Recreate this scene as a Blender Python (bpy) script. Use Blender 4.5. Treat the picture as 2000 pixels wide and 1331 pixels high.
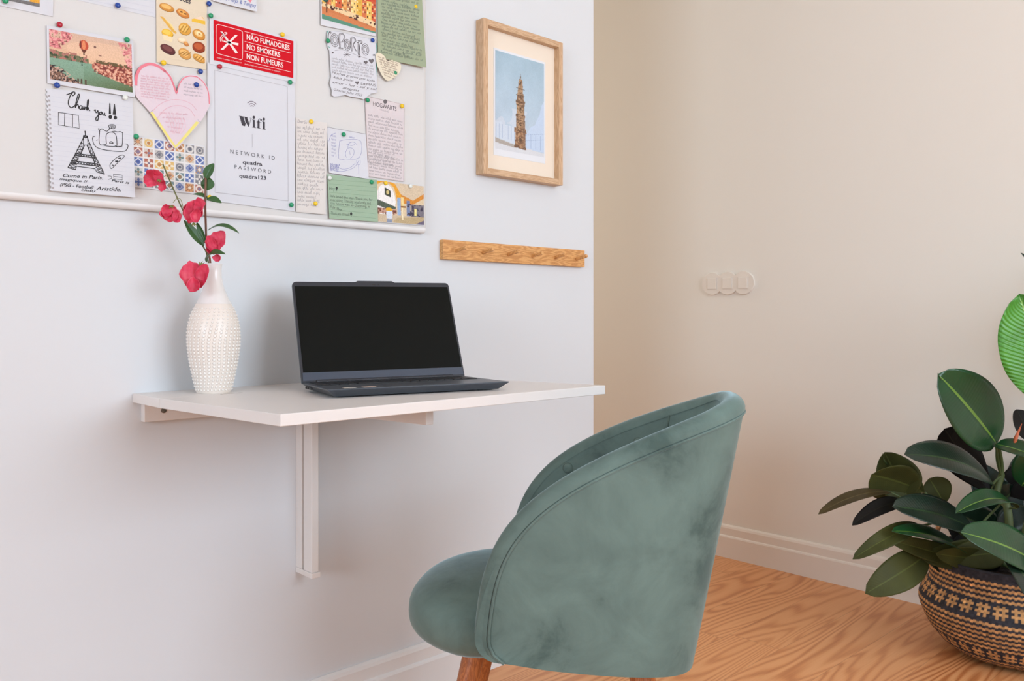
import bpy, math, random
import numpy as np
from mathutils import Vector, Matrix

for o in list(bpy.data.objects): bpy.data.objects.remove(o)
S = bpy.context.scene
COL = S.collection
PI = math.pi

# ---------------------------------------------------------------- camera, world, lights, exposure
FOC, HOR, YAW, DW, HC = 1640.0, 614.0, math.radians(46.711), 1.75, 0.985
FW = np.array([math.cos(YAW), math.sin(YAW)]); RT = np.array([math.sin(YAW), -math.cos(YAW)])
cam_d = bpy.data.cameras.new('camera'); cam = bpy.data.objects.new('camera', cam_d); COL.objects.link(cam)
cam.location = (0, -DW, HC); cam.rotation_euler = (PI/2, 0, YAW - PI/2)
cam_d.sensor_width = 36; cam_d.lens = 36*FOC/2000; cam_d.shift_y = -(665.5-HOR)/2000
cam_d.clip_start = 0.02
S.camera = cam
S.view_settings.view_transform = 'Standard'; S.view_settings.look = 'None'
S.view_settings.gamma = 1; S.view_settings.use_curve_mapping = False
S.view_settings.exposure = 0.32
S.render.film_transparent = False
w = bpy.data.worlds.new('sky'); S.world = w; w.use_nodes = True
w.node_tree.nodes['Background'].inputs[0].default_value = (.62, .78, 1, 1)
w.node_tree.nodes['Background'].inputs[1].default_value = 1.6

def area(name, loc, target, sx, sy, power, col):
    d = bpy.data.lights.new(name, 'AREA'); d.shape = 'RECTANGLE'; d.size = sx; d.size_y = sy
    d.energy = power; d.color = col
    o = bpy.data.objects.new(name, d); COL.objects.link(o); o.location = loc
    o.rotation_euler = (Vector(target)-Vector(loc)).to_track_quat('-Z', 'Y').to_euler()
    return o
area('daylight_main', (1.6, -4.75, 1.95), (1.3, 0, .95), 2.5, 1.5, 84, (.77, .88, 1.0))
area('ground_bounce', (1.6, -5.1, .75), (1.4, -1.2, 2.75), 2.6, .8, 60, (1.0, .94, .84))  # added lamp for light off the ground, brightens ceiling and flat tops
area('right_wall_fill', (-5.05, -2.8, 1.95), (1.6, -.9, 1.0), 2.3, 1.5, 132, (.74, .87, 1.0))  # added lamp outside the left-end window, brings up the right wall
area('hall_daylight', (2.45, 2.36, 1.6), (2.5, 0, 1.2), .7, 1.6, 9, (1.0, .9, .78))

# ---------------------------------------------------------------- helpers
def lin(c):
    return tuple(((x/255)/12.92 if x/255 <= .04045 else ((x/255+.055)/1.055)**2.4) for x in c)
def lin_arr(a):
    a = np.clip(a, 0, 255)/255
    return np.where(a <= .04045, a/12.92, ((a+.055)/1.055)**2.4)
def mat(name, rgb, rough=.6, metal=0, spec=.5, **kw):
    m = bpy.data.materials.new(name); m.use_nodes = True
    b = m.node_tree.nodes['Principled BSDF']
    b.inputs['Base Color'].default_value = (*lin(rgb), 1)
    b.inputs['Roughness'].default_value = rough; b.inputs['Metallic'].default_value = metal
    b.inputs['Specular IOR Level'].default_value = spec
    for k, v in kw.items(): b.inputs[k.replace('_', ' ')].default_value = v
    return m
def nodes(m):
    nt = m.node_tree; return nt, nt.nodes, nt.links, nt.nodes['Principled BSDF']
def add_noise_bump(m, scale, strength, dist=.001, detail=4, vec=None):
    nt, N, L, b = nodes(m)
    n = N.new('ShaderNodeTexNoise'); n.inputs['Scale'].default_value = scale; n.inputs['Detail'].default_value = detail
    tc = N.new('ShaderNodeTexCoord'); L.new(tc.outputs['Object'], n.inputs['Vector'])
    bp = N.new('ShaderNodeBump'); bp.inputs['Strength'].default_value = strength; bp.inputs['Distance'].default_value = dist
    L.new(n.outputs['Fac'], bp.inputs['Height']); L.new(bp.outputs['Normal'], b.inputs['Normal'])
    return m
def ramp(N, stops):
    r = N.new('ShaderNodeValToRGB'); e = r.color_ramp.elements
    while len(e) < len(stops): e.new(.5)
    for i, (p, c) in enumerate(stops): e[i].position = p; e[i].color = (*lin(c), 1)
    return r
def tag(o, label=None, cat=None, group=None, kind=None):
    if label: o['label'] = label
    if cat: o['category'] = cat
    if group: o['group'] = group
    if kind: o['kind'] = kind
    return o
def empty(name, loc=(0, 0, 0), rz=0, mtx=None):
    o = bpy.data.objects.new(name, None); COL.objects.link(o); o.location = loc; o.rotation_euler = (0, 0, rz)
    o.empty_display_size = .05
    if mtx is not None: o.matrix_world = mtx
    return o
def link(name, me, parent=None):
    o = bpy.data.objects.new(name, me); COL.objects.link(o)
    if parent is not None: o.parent = parent
    return o

class MB:
    def __init__(s): s.v = []; s.f = []; s.m = []; s.uv = {}
    def add(s, vs, fs, mi=0):
        b = len(s.v); s.v += [tuple(float(c) for c in v) for v in vs]
        for f in fs: s.f.append([i+b for i in f]); s.m.append(mi)
    def box(s, x0, x1, y0, y1, z0, z1, mi=0):
        s.add([(x0,y0,z0),(x1,y0,z0),(x1,y1,z0),(x0,y1,z0),(x0,y0,z1),(x1,y0,z1),(x1,y1,z1),(x0,y1,z1)],
              [(0,3,2,1),(4,5,6,7),(0,1,5,4),(1,2,6,5),(2,3,7,6),(3,0,4,7)], mi)
    def tube(s, pts, r, n=8, mi=0, cap=True):
        pts = [Vector(p) for p in pts]; R = r if hasattr(r, '__len__') else [r]*len(pts)
        vs = []; up = None
        for i, p in enumerate(pts):
            d = (pts[min(i+1, len(pts)-1)]-pts[max(i-1, 0)]).normalized()
            if up is None: up = d.orthogonal().normalized()
            else: up = (up-d*up.dot(d)).normalized()
            sd = d.cross(up)
            for k in range(n):
                a = 2*PI*k/n; vs.append(p+(up*math.cos(a)+sd*math.sin(a))*R[i])
        fs = []
        for i in range(len(pts)-1):
            for k in range(n):
                a = i*n+k; b = i*n+(k+1) % n; fs.append((a, b, b+n, a+n))
        if cap: fs.append(tuple(range(n-1, -1, -1))); fs.append(tuple((len(pts)-1)*n+k for k in range(n)))
        s.add(vs, fs, mi)
    def lathe(s, prof, n=32, mi=0, o=(0, 0, 0), cap=True, axis='z'):
        vs = []
        for r, z in prof:
            for k in range(n):
                a = 2*PI*k/n; x, y = r*math.cos(a), r*math.sin(a)
                if axis == 'z': vs.append((o[0]+x, o[1]+y, o[2]+z))
                else: vs.append((o[0]+x, o[1]-z, o[2]+y))
        fs = []
        for i in range(len(prof)-1):
            for k in range(n):
                a = i*n+k; b = i*n+(k+1) % n; fs.append((a, b, b+n, a+n))
        if cap: fs.append(tuple(range(n-1, -1, -1))); fs.append(tuple((len(prof)-1)*n+k for k in range(n)))
        s.add(vs, fs, mi)
    def grid(s, P, mi=0, flip=False, wrap=False):
        h, wd = P.shape[:2]; fs = []
        for i in range(h-1):
            for j in range(wd if wrap else wd-1):
                a = i*wd+j; b = i*wd+(j+1) % wd
                q = (a, b, b+wd, a+wd); fs.append(q[::-1] if flip else q)
        s.add(P.reshape(-1, 3), fs, mi)
    def build(s, name, mats, parent=None, smooth=False, bevel=0, subs=0, sharp=None):
        me = bpy.data.meshes.new(name); me.from_pydata(s.v, [], s.f)
        if not isinstance(mats, (list, tuple)): mats = [mats]
        for m in mats: me.materials.append(m)
        me.polygons.foreach_set('material_index', s.m)
        if smooth: me.polygons.foreach_set('use_smooth', [True]*len(s.f))
        me.update()
        if sharp: me.set_sharp_from_angle(angle=math.radians(sharp))
        o = link(name, me, parent)
        if bevel:
            b = o.modifiers.new('bevel', 'BEVEL'); b.width = bevel; b.segments = 2; b.limit_method = 'ANGLE'; b.angle_limit = math.radians(40)
            b.harden_normals = False
        if subs:
            b = o.modifiers.new('subsurf', 'SUBSURF'); b.levels = subs; b.render_levels = subs
        return o
def boxo(name, dims, m, parent=None, bevel=.001):
    b = MB(); b.box(*dims); return b.build(name, m, parent, bevel=bevel)

# pixel of the photograph -> point on the desk wall's plane (yo metres in front of it), as (x, z)
def wp(px, py, yo=0.0):
    u = (px-1000)/FOC; dx, dy = FW+u*RT; t = (DW-yo)/dy
    return np.array([dx*t, HC-(py-HOR)/FOC*t])
def cp(px, py, t):
    u = (px-1000)/FOC; d = FW+u*RT
    return Vector((d[0]*t, -DW+d[1]*t, HC-(py-HOR)/FOC*t))

# ---------------------------------------------------------------- materials
def wall_paint(name, rgb):
    m = mat(name, rgb, .75, spec=.25); return add_noise_bump(m, 90, .05, .0006, 3)
M_wall = wall_paint('white_wall_paint', (219, 221, 223))
M_cream = wall_paint('cream_wall_paint', (236, 230, 220))
M_trim = mat('trim_paint', (230, 228, 226), .45)
M_trim2 = mat('cream_trim_paint', (236, 228, 218), .45)
M_ceil = mat('ceiling_paint', (242, 240, 236), .8)
M_white = mat('white_lacquer', (229, 223, 218), .38)
M_board = mat('board_white', (216, 214, 211), .6)
M_dark = mat('dark_hole', (40, 38, 36), .5)
M_steel = mat('steel', (120, 118, 112), .35, 1)
M_black = mat('ink_black', (38, 36, 38), .7)
M_paper = mat('white_paper', (216, 217, 222), .8, spec=.2)
M_glass = bpy.data.materials.new('window_glass'); M_glass.use_nodes = True
_n = M_glass.node_tree; _n.nodes.clear()
_o = _n.nodes.new('ShaderNodeOutputMaterial'); _mx = _n.nodes.new('ShaderNodeMixShader'); _t = _n.nodes.new('ShaderNodeBsdfTransparent')
_g = _n.nodes.new('ShaderNodeBsdfGlossy'); _g.inputs['Roughness'].default_value = .02; _mx.inputs[0].default_value = .05
_n.links.new(_t.outputs[0], _mx.inputs[1]); _n.links.new(_g.outputs[0], _mx.inputs[2]); _n.links.new(_mx.outputs[0], _o.inputs[0])

def vcol_mat(name, rough=.65, spec=.15):
    m = mat(name, (255, 255, 255), rough, spec=spec); nt, N, L, b = nodes(m)
    a = N.new('ShaderNodeAttribute'); a.attribute_name = 'Col'; L.new(a.outputs['Color'], b.inputs['Base Color']); return m
M_print = vcol_mat('printed_card')
M_weave = vcol_mat('woven_seagrass', .75, .2)

def oak(name, c1, c2, vec, sc=1.0, rough=.5):
    m = mat(name, c1, rough); nt, N, L, b = nodes(m)
    tc = N.new('ShaderNodeTexCoord'); mp = N.new('ShaderNodeMapping'); mp.inputs['Scale'].default_value = vec
    L.new(tc.outputs['Object'], mp.inputs[0])
    n = N.new('ShaderNodeTexNoise'); n.inputs['Scale'].default_value = 2.2*sc; n.inputs['Detail'].default_value = 2
    L.new(mp.outputs[0], n.inputs['Vector'])
    mu = N.new('ShaderNodeMath'); mu.operation = 'MULTIPLY'; mu.inputs[1].default_value = 60; L.new(n.outputs['Fac'], mu.inputs[0])
    si = N.new('ShaderNodeMath'); si.operation = 'SINE'; L.new(mu.outputs[0], si.inputs[0])
    n2 = N.new('ShaderNodeTexNoise'); n2.inputs['Scale'].default_value = 40*sc; n2.inputs['Detail'].default_value = 4; L.new(mp.outputs[0], n2.inputs['Vector'])
    ad = N.new('ShaderNodeMath'); ad.operation = 'MULTIPLY_ADD'; ad.inputs[1].default_value = .25; ad.inputs[2].default_value = .0
    L.new(si.outputs[0], ad.inputs[0])
    a2 = N.new('ShaderNodeMath'); a2.operation = 'ADD'; L.new(ad.outputs[0], a2.inputs[0]); L.new(n2.outputs['Fac'], a2.inputs[1])
    r = ramp(N, [(.2, c2), (.8, c1)]); L.new(a2.outputs[0], r.inputs[0]); L.new(r.outputs[0], b.inputs['Base Color'])
    return m
M_frame = oak('frame_oak', (216, 182, 146), (190, 150, 112), (9, 9, .7), 4)
M_frameh = oak('frame_oak_rail', (216, 182, 146), (190, 150, 112), (.7, 9, 9), 4)
M_peg = oak('rail_wood', (228, 172, 108), (196, 134, 74), (1.6, 5, 9), 2.2)
M_leg = oak('leg_wood', (190, 112, 58), (150, 80, 38), (9, 9, 1), 4, .4)

# floor boards
def floor_mat():
    m = mat('floor_boards', (200, 140, 90), .38); nt, N, L, b = nodes(m)
    tc = N.new('ShaderNodeTexCoord'); sp = N.new('ShaderNodeSeparateXYZ'); L.new(tc.outputs['Object'], sp.inputs[0])
    def M(op, a, bb=None, c=None):
        n = N.new('ShaderNodeMath'); n.operation = op
        for i, x in enumerate((a, bb, c)):
            if x is None: continue
            if isinstance(x, (int, float)): n.inputs[i].default_value = x
            else: L.new(x, n.inputs[i])
        return n.outputs[0]
    PW, PL = .165, 1.15
    yy = M('DIVIDE', sp.outputs[1], PW); row = M('FLOOR', yy); fy = M('FRACT', yy)
    wn = N.new('ShaderNodeTexWhiteNoise'); wn.noise_dimensions = '1D'; L.new(row, wn.inputs['W'])
    xx = M('ADD', M('DIVIDE', sp.outputs[0], PL), M('MULTIPLY', wn.outputs['Value'], 1.0)); colm = M('FLOOR', xx); fx = M('FRACT', xx)
    pid = M('ADD', M('MULTIPLY', row, 17.3), M('MULTIPLY', colm, 5.7))
    wn2 = N.new('ShaderNodeTexWhiteNoise'); wn2.noise_dimensions = '1D'; L.new(pid, wn2.inputs['W'])
    cv = N.new('ShaderNodeCombineXYZ'); L.new(M('MULTIPLY', sp.outputs[0], .42), cv.inputs[0]); L.new(M('MULTIPLY', sp.outputs[1], 3.4), cv.inputs[1]); L.new(M('MULTIPLY', wn2.outputs['Value'], 40), cv.inputs[2])
    n = N.new('ShaderNodeTexNoise'); n.inputs['Scale'].default_value = 1.7; n.inputs['Detail'].default_value = 1.6; n.inputs['Distortion'].default_value = .35; n.inputs['Roughness'].default_value = .42
    L.new(cv.outputs[0], n.inputs['Vector'])
    rings = M('SINE', M('MULTIPLY', n.outputs['Fac'], 150))
    rings = M('POWER', M('MULTIPLY_ADD', rings, .5, .5), 1.6)
    cv2 = N.new('ShaderNodeCombineXYZ'); L.new(M('MULTIPLY', sp.outputs[0], 3), cv2.inputs[0]); L.new(M('MULTIPLY', sp.outputs[1], 120), cv2.inputs[1]); L.new(pid, cv2.inputs[2])
    n2 = N.new('ShaderNodeTexNoise'); n2.inputs['Scale'].default_value = 2; n2.inputs['Detail'].default_value = 3; L.new(cv2.outputs[0], n2.inputs['Vector'])
    amp = N.new('ShaderNodeTexNoise'); amp.inputs['Scale'].default_value = 1.1; L.new(cv.outputs[0], amp.inputs['Vector'])
    k = M('ADD', M('MULTIPLY', rings, M('MULTIPLY', amp.outputs['Fac'], 1.15)), M('MULTIPLY', M('SUBTRACT', n2.outputs['Fac'], .5), .45))
    k = M('ADD', k, M('MULTIPLY', wn2.outputs['Value'], .16))
    r = ramp(N, [(0, (230, 166, 112)), (.45, (216, 146, 92)), (1, (180, 106, 58))]); L.new(k, r.inputs[0])
    gy = M('LESS_THAN', M('MINIMUM', fy, M('SUBTRACT', 1, fy)), .006); gx = M('LESS_THAN', M('MINIMUM', fx, M('SUBTRACT', 1, fx)), .0012)
    gap = M('MULTIPLY', M('MAXIMUM', gy, gx), .3)
    mx = N.new('ShaderNodeMix'); mx.data_type = 'RGBA'; L.new(gap, mx.inputs[0]); L.new(r.outputs[0], mx.inputs[6]); mx.inputs[7].default_value = (*lin((120, 72, 40)), 1)
    L.new(mx.outputs[2], b.inputs['Base Color'])
    bp = N.new('ShaderNodeBump'); bp.inputs['Strength'].default_value = .12; bp.inputs['Distance'].default_value = .001; bp.invert = True
    L.new(k, bp.inputs['Height']); L.new(bp.outputs['Normal'], b.inputs['Normal'])
    return m
M_floor = floor_mat()

# ---------------------------------------------------------------- room shell
X0, X1, XE, Y0, Y1, ZC = -4.5, 2.975, 2.004, -4.2, 2.6, 2.75
def struct(name, b, m, label, bevel=0, parent=None):
    o = b.build(name, m, parent, bevel=bevel); tag(o, label if parent is None else None, None, None, 'structure' if parent is None else None); return o
b = MB(); b.box(X0-.1, X1+.1, Y0-.1, Y1+.1, -.1, 0); struct('floor', b, M_floor, 'orange brown wooden board floor')
b = MB(); b.box(X0-.1, X1+.1, Y0-.1, Y1+.1, ZC, ZC+.1); struct('ceiling', b, M_ceil, 'white ceiling above the room')
b = MB(); b.box(X0, XE, 0, .14, 0, ZC); struct('wall_left', b, M_wall, 'white wall behind the desk', .004)
b = MB(); b.box(X1, X1+.1, Y0-.1, Y1+.1, 0, ZC); struct('wall_right', b, M_cream, 'cream wall behind the potted plant')
b = MB(); b.box(XE, X1, Y1, Y1+.1, 0, ZC); b.box(XE-.1, XE, .14, Y1+.1, 0, ZC); struct('wall_far', b, M_cream, 'wall closing the passage behind the white wall')
WX0, WX1, WZ0, WZ1 = .25, 2.85, 1.0, 2.5
VX0, VX1 = -4.0, -1.6
b = MB()
for x0, x1 in ((X0, WX0), (WX1, X1)): b.box(x0, x1, Y0-.1, Y0, 0, ZC)
b.box(WX0, WX1, Y0-.1, Y0, 0, WZ0); b.box(WX0, WX1, Y0-.1, Y0, WZ1, ZC)
struct('wall_rear', b, M_wall, 'wall with the window opposite the desk')
b = MB()
for y0, y1 in ((Y0-.1, VX0), (VX1, .14)): b.box(X0-.1, X0, y0, y1, 0, ZC)
b.box(X0-.1, X0, VX0, VX1, 0, WZ0); b.box(X0-.1, X0, VX0, VX1, WZ1, ZC)
struct('wall_near', b, M_wall, 'wall with an added window at the left end of the room')
for nm, p, rz, ww, lb in (('window_1', (WX0, Y0, WZ0), 0, WX1-WX0, 'white framed window opposite the desk'), ('fill_window', (X0, VX1, WZ0), -PI/2, VX1-VX0, 'added unseen window at the left end of the room')):  # the left-end window is added and unseen, to light the right wall
    win = empty(nm, p, rz); tag(win, lb, None, None, 'structure')
    b = MB(); wh = WZ1-WZ0
    for x in (0, ww/2-.02, ww-.04): b.box(x, x+.04, -.07, -.02, 0, wh)
    for z in (0, wh-.04):
        b.box(0.04, ww/2-.02, -.07, -.02, z, z+.04); b.box(ww/2+.02, ww-.04, -.07, -.02, z, z+.04)
    b.build('window_frame', M_trim, win, bevel=.003)
    b = MB(); b.box(.04, ww-.04, -.047, -.043, .04, wh-.04); b.build('window_pane', M_glass, win)

def baseboard(name, prof, p0, p1, n, m, label):
    # prof: (out, z); extruded from p0 to p1, n = outward direction
    b = MB(); k = len(prof); vs = []
    for p in (p0, p1):
        for o_, z in prof: vs.append((p[0]+n[0]*o_, p[1]+n[1]*o_, z))
    fs = [(i, (i+1) % k, (i+1) % k+k, i+k) for i in range(k)]+[tuple(range(k)), tuple(range(2*k-1, k-1, -1))]
    b.add(vs, fs); o = b.build(name, m); tag(o, label, None, None, 'structure'); return o
prof = [(0, 0), (.018, 0), (.018, .082), (.016, .087), (.012, .090), (.012, .118), (.009, .126), (.004, .131), (0, .131)]
baseboard('baseboard_left', prof, (X0, 0), (XE, 0), (0, -1), M_trim, 'white baseboard below the desk wall')
baseboard('baseboard_right', prof, (X1, Y0), (X1, Y1), (-1, 0), M_trim2, 'cream stepped baseboard behind the plant basket')
o = boxo('door_stop_mark', (-.004, .004, -.003, 0, -.003, .003), M_dark, None, .0005)
x_, z_ = wp(815.5, 1264, .002); o.location = (x_, -.001, z_); o.name = 'nail_hole'; tag(o, 'tiny dark nail hole just above the left baseboard', 'nail hole')

# ---------------------------------------------------------------- wall desk
desk = empty('wall_desk', (0.6017, 0, .826)); tag(desk, 'white wall-mounted drop-leaf desk with a folding bracket under it', 'desk')
TW, TT, TF, TL_, SL = .737, .0185, .142, .612, .0234
boxo('fixed_shelf', (0, TW, -TF+.0006, 0, -TT, 0), M_white, desk, .0012)
b = MB(); z1 = (TL_-TF)*SL
b.add([(0, -TF, -TT), (TW, -TF, -TT), (TW, -TL_, z1-TT), (0, -TL_, z1-TT), (0, -TF, 0), (TW, -TF, 0), (TW, -TL_, z1), (0, -TL_, z1)],
      [(0, 1, 2, 3), (4, 7, 6, 5), (0, 4, 5, 1), (3, 2, 6, 7), (0, 3, 7, 4), (1, 5, 6, 2)])
b.build('drop_leaf', M_white, desk, bevel=.0012)
boxo('wall_rail', (.016, TW-.016, -.02, 0, -.058, -TT-.0005), M_white, desk, .001)
b = MB(); b.lathe([(.0055, 0), (.0055, .0015), (.0025, .002), (.002, .0008)], 14, 0, (.054, -.02, -.037), True, 'y'); b.build('screw', M_steel, desk)
pz = -.826+.985-(1119-614)/FOC*1.93
PX = .9647-.6017
b = MB(); b.box(PX, PX+.018, -.026, 0, pz+.012, -TT-.001); b.build('wall_post', M_white, desk, bevel=.001)
b = MB(); b.box(PX, PX+.018, -.07, -.034, pz+.012, -.062); b.build('swing_upright', M_white, desk, bevel=.0015)
b = MB(); b.add([(PX, -.034, -.062), (PX+.018, -.034, -.062), (PX+.018, -.49, -.05), (PX, -.49, -.05), (PX, -.034, -TT-.001), (PX+.018, -.034, -TT-.001), (PX+.018, -.49, -TT+.0072), (PX, -.49, -TT+.0072)],
      [(0, 1, 2, 3), (4, 7, 6, 5), (0, 4, 5, 1), (3, 2, 6, 7), (0, 3, 7, 4), (1, 5, 6, 2)]); b.build('swing_arm', M_white, desk, bevel=.0012)
b = MB(); b.box(PX-.001, PX+.021, -.073, 0, pz, pz+.012); b.build('post_foot', M_white, desk, bevel=.001)
b = MB(); b.lathe([(.003, 0), (.003, .004)], 10, 0, (PX+.009, -.026, pz+.082), True, 'y'); b.build('screw', M_steel, desk)
b = MB(); b.box(.12, .165, -.145, -.139, -.0004, .0003); b.build('hinge_gap_shade', mat('gap_shade', (190, 180, 172), .6), desk)  # thin strip over the joint, shade of the gap put into its colour

# ---------------------------------------------------------------- laptop
th = -.316
nz = Vector((0, SL, 1)).normalized(); ex = Vector((math.cos(th), math.sin(th), 0)); ex = (ex-nz*ex.dot(nz)).normalized(); ey = nz.cross(ex)
orig = Vector((.865, -.204, 0)); orig.z = .826+(-TF-orig.y)*-0+max(0, -TF-orig.y)*SL
mtx = Matrix(((ex.x, ey.x, nz.x, orig.x), (ex.y, ey.y, nz.y, orig.y), (ex.z, ey.z, nz.z, orig.z+.0004), (0, 0, 0, 1)))
lap = empty('laptop', mtx=mtx); tag(lap, 'open dark grey laptop with a black screen standing on the white desk', 'laptop')
M_lap = mat('laptop_grey', (76, 80, 86), .42, .35); M_deck = mat('laptop_deck', (80, 85, 92), .38, .3); M_bez = mat('laptop_bezel', (42, 45, 52), .42)
M_key = mat('keycap', (24, 25, 28), .45); M_chin = mat('laptop_chin_reflection', (62, 70, 84), .4); M_screen = mat('laptop_screen', (17, 18, 15), .5, spec=.1)  # chin colour has a bluish reflection painted into it
LW, LD, LL = .359, .236, .232
b = MB()
def ring(x0, x1, y0, y1, z): return [(x0, y0, z), (x1, y0, z), (x1, y1, z), (x0, y1, z)]
rs = [ring(.016, LW-.016, -LD+.016, -.012, .002), ring(.004, LW-.004, -LD+.003, -.002, .012), ring(0, LW, -LD, 0, .0145), ring(0, LW, -LD, 0, .0165)]
vs = sum(rs, []); fs = [(3, 2, 1, 0), (12, 13, 14, 15)]
for i in range(3):
    for k in range(4): a = i*4+k; c = i*4+(k+1) % 4; fs.append((a, c, c+4, a+4))
b.add(vs, fs); b.build('base', M_deck, lap, bevel=.0012)
for x in (.04, LW-.04):
    for y in (-.03, -LD+.03): boxo('rubber_foot', (x-.015, x+.015, y-.004, y+.004, 0, .0025), M_dark, lap, .0005)
kb = boxo('keyboard', (.012, LW-.012, -.118, -.012, .0163, .0168), M_key, lap, .0002)
km = MB(); km.box(0, .0155, -.0155, 0, .0168, .0184); key0 = None
rows = 6
for r in range(rows):
    y = -.0155-r*.0169; n = 18; x = .0145
    for c in range(n):
        wdt = .0155
        if r == 5 and 4 <= c <= 8:
            if c > 4: continue
            k = boxo('key', (x, x+.0183*4+.0155, y-.0155, y, .0168, .0184), M_key, kb, .0006); x += .0183*5; continue
        if key0 is None:
            key0 = km.build('key', M_key, kb, bevel=.0006); k = key0
        else:
            k = key0.copy(); COL.objects.link(k)
        k.location = (x, y, 0); x += .0183
    if r >= 5: pass
tp = boxo('touchpad', (.115, .225, -.222, -.138, .0163, .0168), M_lap, lap, .0003)
M_st = mat('sticker', (196, 188, 176), .4)
for x0, wd, c in ((.034, .022, M_st), (.070, .024, mat('sticker_pink', (214, 186, 170), .4))):
    boxo('sticker', (x0, x0+wd, -.222, -.204, .0163, .0169), c, lap, .0001)
for i, (y, l, c) in enumerate(((-.03, .009, 1), (-.046, .012, 0), (-.064, .013, 0), (-.08, .006, 1))):
    boxo('port', (-.0006+.0018, .004, y-l, y, .0065, .0108), M_dark, lap, .0002)
b = MB()
b.tube([(.03, -.002, .0165), (LW-.03, -.002, .0165)], .0055, 12); b.build('hinge', M_bez, lap, smooth=True, sharp=40)
# lid built directly in the laptop's frame, leaning back
def lidm(b_, name, m, bevel=.0008):
    o = b_.build(name, m, lap, bevel=bevel); o.location = (0, -.001, .0165); o.rotation_euler = (-.42, 0, 0); return o
b = MB(); rr = .008; pts = []
for cx, cz, a0 in ((LW-rr, LL-rr, 0), (rr, LL-rr, 90)):
    for k in range(7): a = math.radians(a0+k*15); pts.append((cx+rr*math.cos(a), cz+rr*math.sin(a)))
# camera bump on the top edge
i = 7; pts[i:i] = [(LW*.62+.006, LL), (LW*.62, LL+.0035), (LW*.40, LL+.0035), (LW*.40-.006, LL)]
pts += [(0, 0), (LW, 0)]
n = len(pts); b.add([(x, -.001, z) for x, z in pts]+[(x, .006, z) for x, z in pts], [tuple(range(n-1, -1, -1)), tuple(range(n, 2*n))]+[(i, (i+1) % n, (i+1) % n+n, i+n) for i in range(n)])
lid = lidm(b, 'lid', M_lap)
b = MB(); k = [(.0012+(x)*(LW-.0024)/LW, .001+z*(LL+.002)/(LL+.0035)) for x, z in pts]
b.add([(x, -.0022, z) for x, z in k]+[(x, -.001, z) for x, z in k], [tuple(range(n)), tuple(range(2*n-1, n-1, -1))]+[(i, (i+1) % n, (i+1) % n+n, i+n) for i in range(n)])
lidm(b, 'bezel', M_bez, .0003)
b = MB(); b.box(.0045, LW-.0045, -.0026, -.0021, .0215, LL-.0108); lidm(b, 'screen', M_screen, .0001)
b = MB(); b.box(.003, LW-.003, -.0027, -.0021, .003, .0208); lidm(b, 'chin', M_chin, .0001)
b = MB(); b.box(LW*.5-.004, LW*.5+.004, -.0026, -.0021, LL-.007, LL-.0045); b.box(LW*.5+.010, LW*.5+.013, -.0026, -.0021, LL-.007, LL-.0045); lidm(b, 'webcam', M_dark, .0001)

# ---------------------------------------------------------------- vase
VX, VY = .729, -.092
vase = empty('vase', (VX, VY, .826)); tag(vase, 'slender white ceramic vase with a raised dot texture on the desk', 'vase')
M_cer = mat('vase_glaze', (236, 231, 227), .16); M_cer2 = mat('vase_body_glaze', (236, 225, 214), .3); M_dot = mat('vase_dot_glaze', (246, 240, 233), .22)
vp = [(.030, 0), (.034, .003), (.041, .035), (.0475, .07), (.051, .105), (.0495, .135), (.0435, .160), (.0345, .180)]
vp2 = [(.0345, .180), (.034, .1815), (.0275, .195), (.0205, .212), (.0165, .230), (.0152, .245), (.0158, .256), (.0168, .2605)]
def cr(pr, k=6):
    P = [np.array(pr[0])]+[np.array(p) for p in pr]+[np.array(pr[-1])]; out = []
    for i in range(1, len(P)-2):
        for j in range(k):
            t = j/k; out.append(tuple(.5*((2*P[i])+(-P[i-1]+P[i+1])*t+(2*P[i-1]-5*P[i]+4*P[i+1]-P[i+2])*t*t+(-P[i-1]+3*P[i]-3*P[i+1]+P[i+2])*t**3)))
    out.append(tuple(P[-1])); return out
body = cr(vp); b = MB(); b.lathe(body, 56, 0, cap=False)
b.add([(0.03*math.cos(2*PI*k/56), .03*math.sin(2*PI*k/56), 0) for k in range(56)], [tuple(range(55, -1, -1))])
zs = [p[1] for p in body]; rsx = [p[0] for p in body]
z = .007; row = 0
while z < .177:
    r = np.interp(z, zs, rsx); r2 = np.interp(z+.002, zs, rsx); sz = .0026+.0009*math.sin(PI*min(1, z/.17))
    if z > .13: sz *= .8
    sl = math.atan2(r-r2, .002)
    for c in range(30):
        a = 2*PI*(c+.25*math.sin(row*.33)+row*.06)/30
        nrm = Vector((math.cos(a)*math.cos(sl), math.sin(a)*math.cos(sl), math.sin(sl))); t1 = Vector((-math.sin(a), math.cos(a), 0)); t2 = nrm.cross(t1)
        cc = Vector((r*math.cos(a), r*math.sin(a), z)); vs = []
        for (q, hh) in ((1.28, -.0002), (1.0, .0001), (.80, .0013), (.42, .0017)):
            for k in range(8):
                g = 2*PI*k/8; vs.append(cc+(t1*math.cos(g)+t2*math.sin(g))*sz*q*.8+nrm*hh)
        vs.append(cc+nrm*.0010)
        fs = [(i*8+k, i*8+(k+1) % 8, (i+1)*8+(k+1) % 8, (i+1)*8+k) for i in range(3) for k in range(8)]+[(24+k, 24+(k+1) % 8, 32) for k in range(8)]
        b.add(vs, fs, 1)
        for k in range(8): b.m[-len(fs)+k] = 2
    z += .0068; row += 1
b.build('vase_body', [M_cer2, M_dot, mat('vase_ring_glaze', (196, 174, 156), .4)], vase, smooth=True)
b = MB(); inner = [(r-.003, z) for r, z in reversed(vp2)]
b.lathe(cr(vp2)+[(.0160, .2618), (.0145, .2612)]+inner[:6], 48, 0, cap=False); b.build('vase_neck', M_cer, vase, smooth=True)

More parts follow.
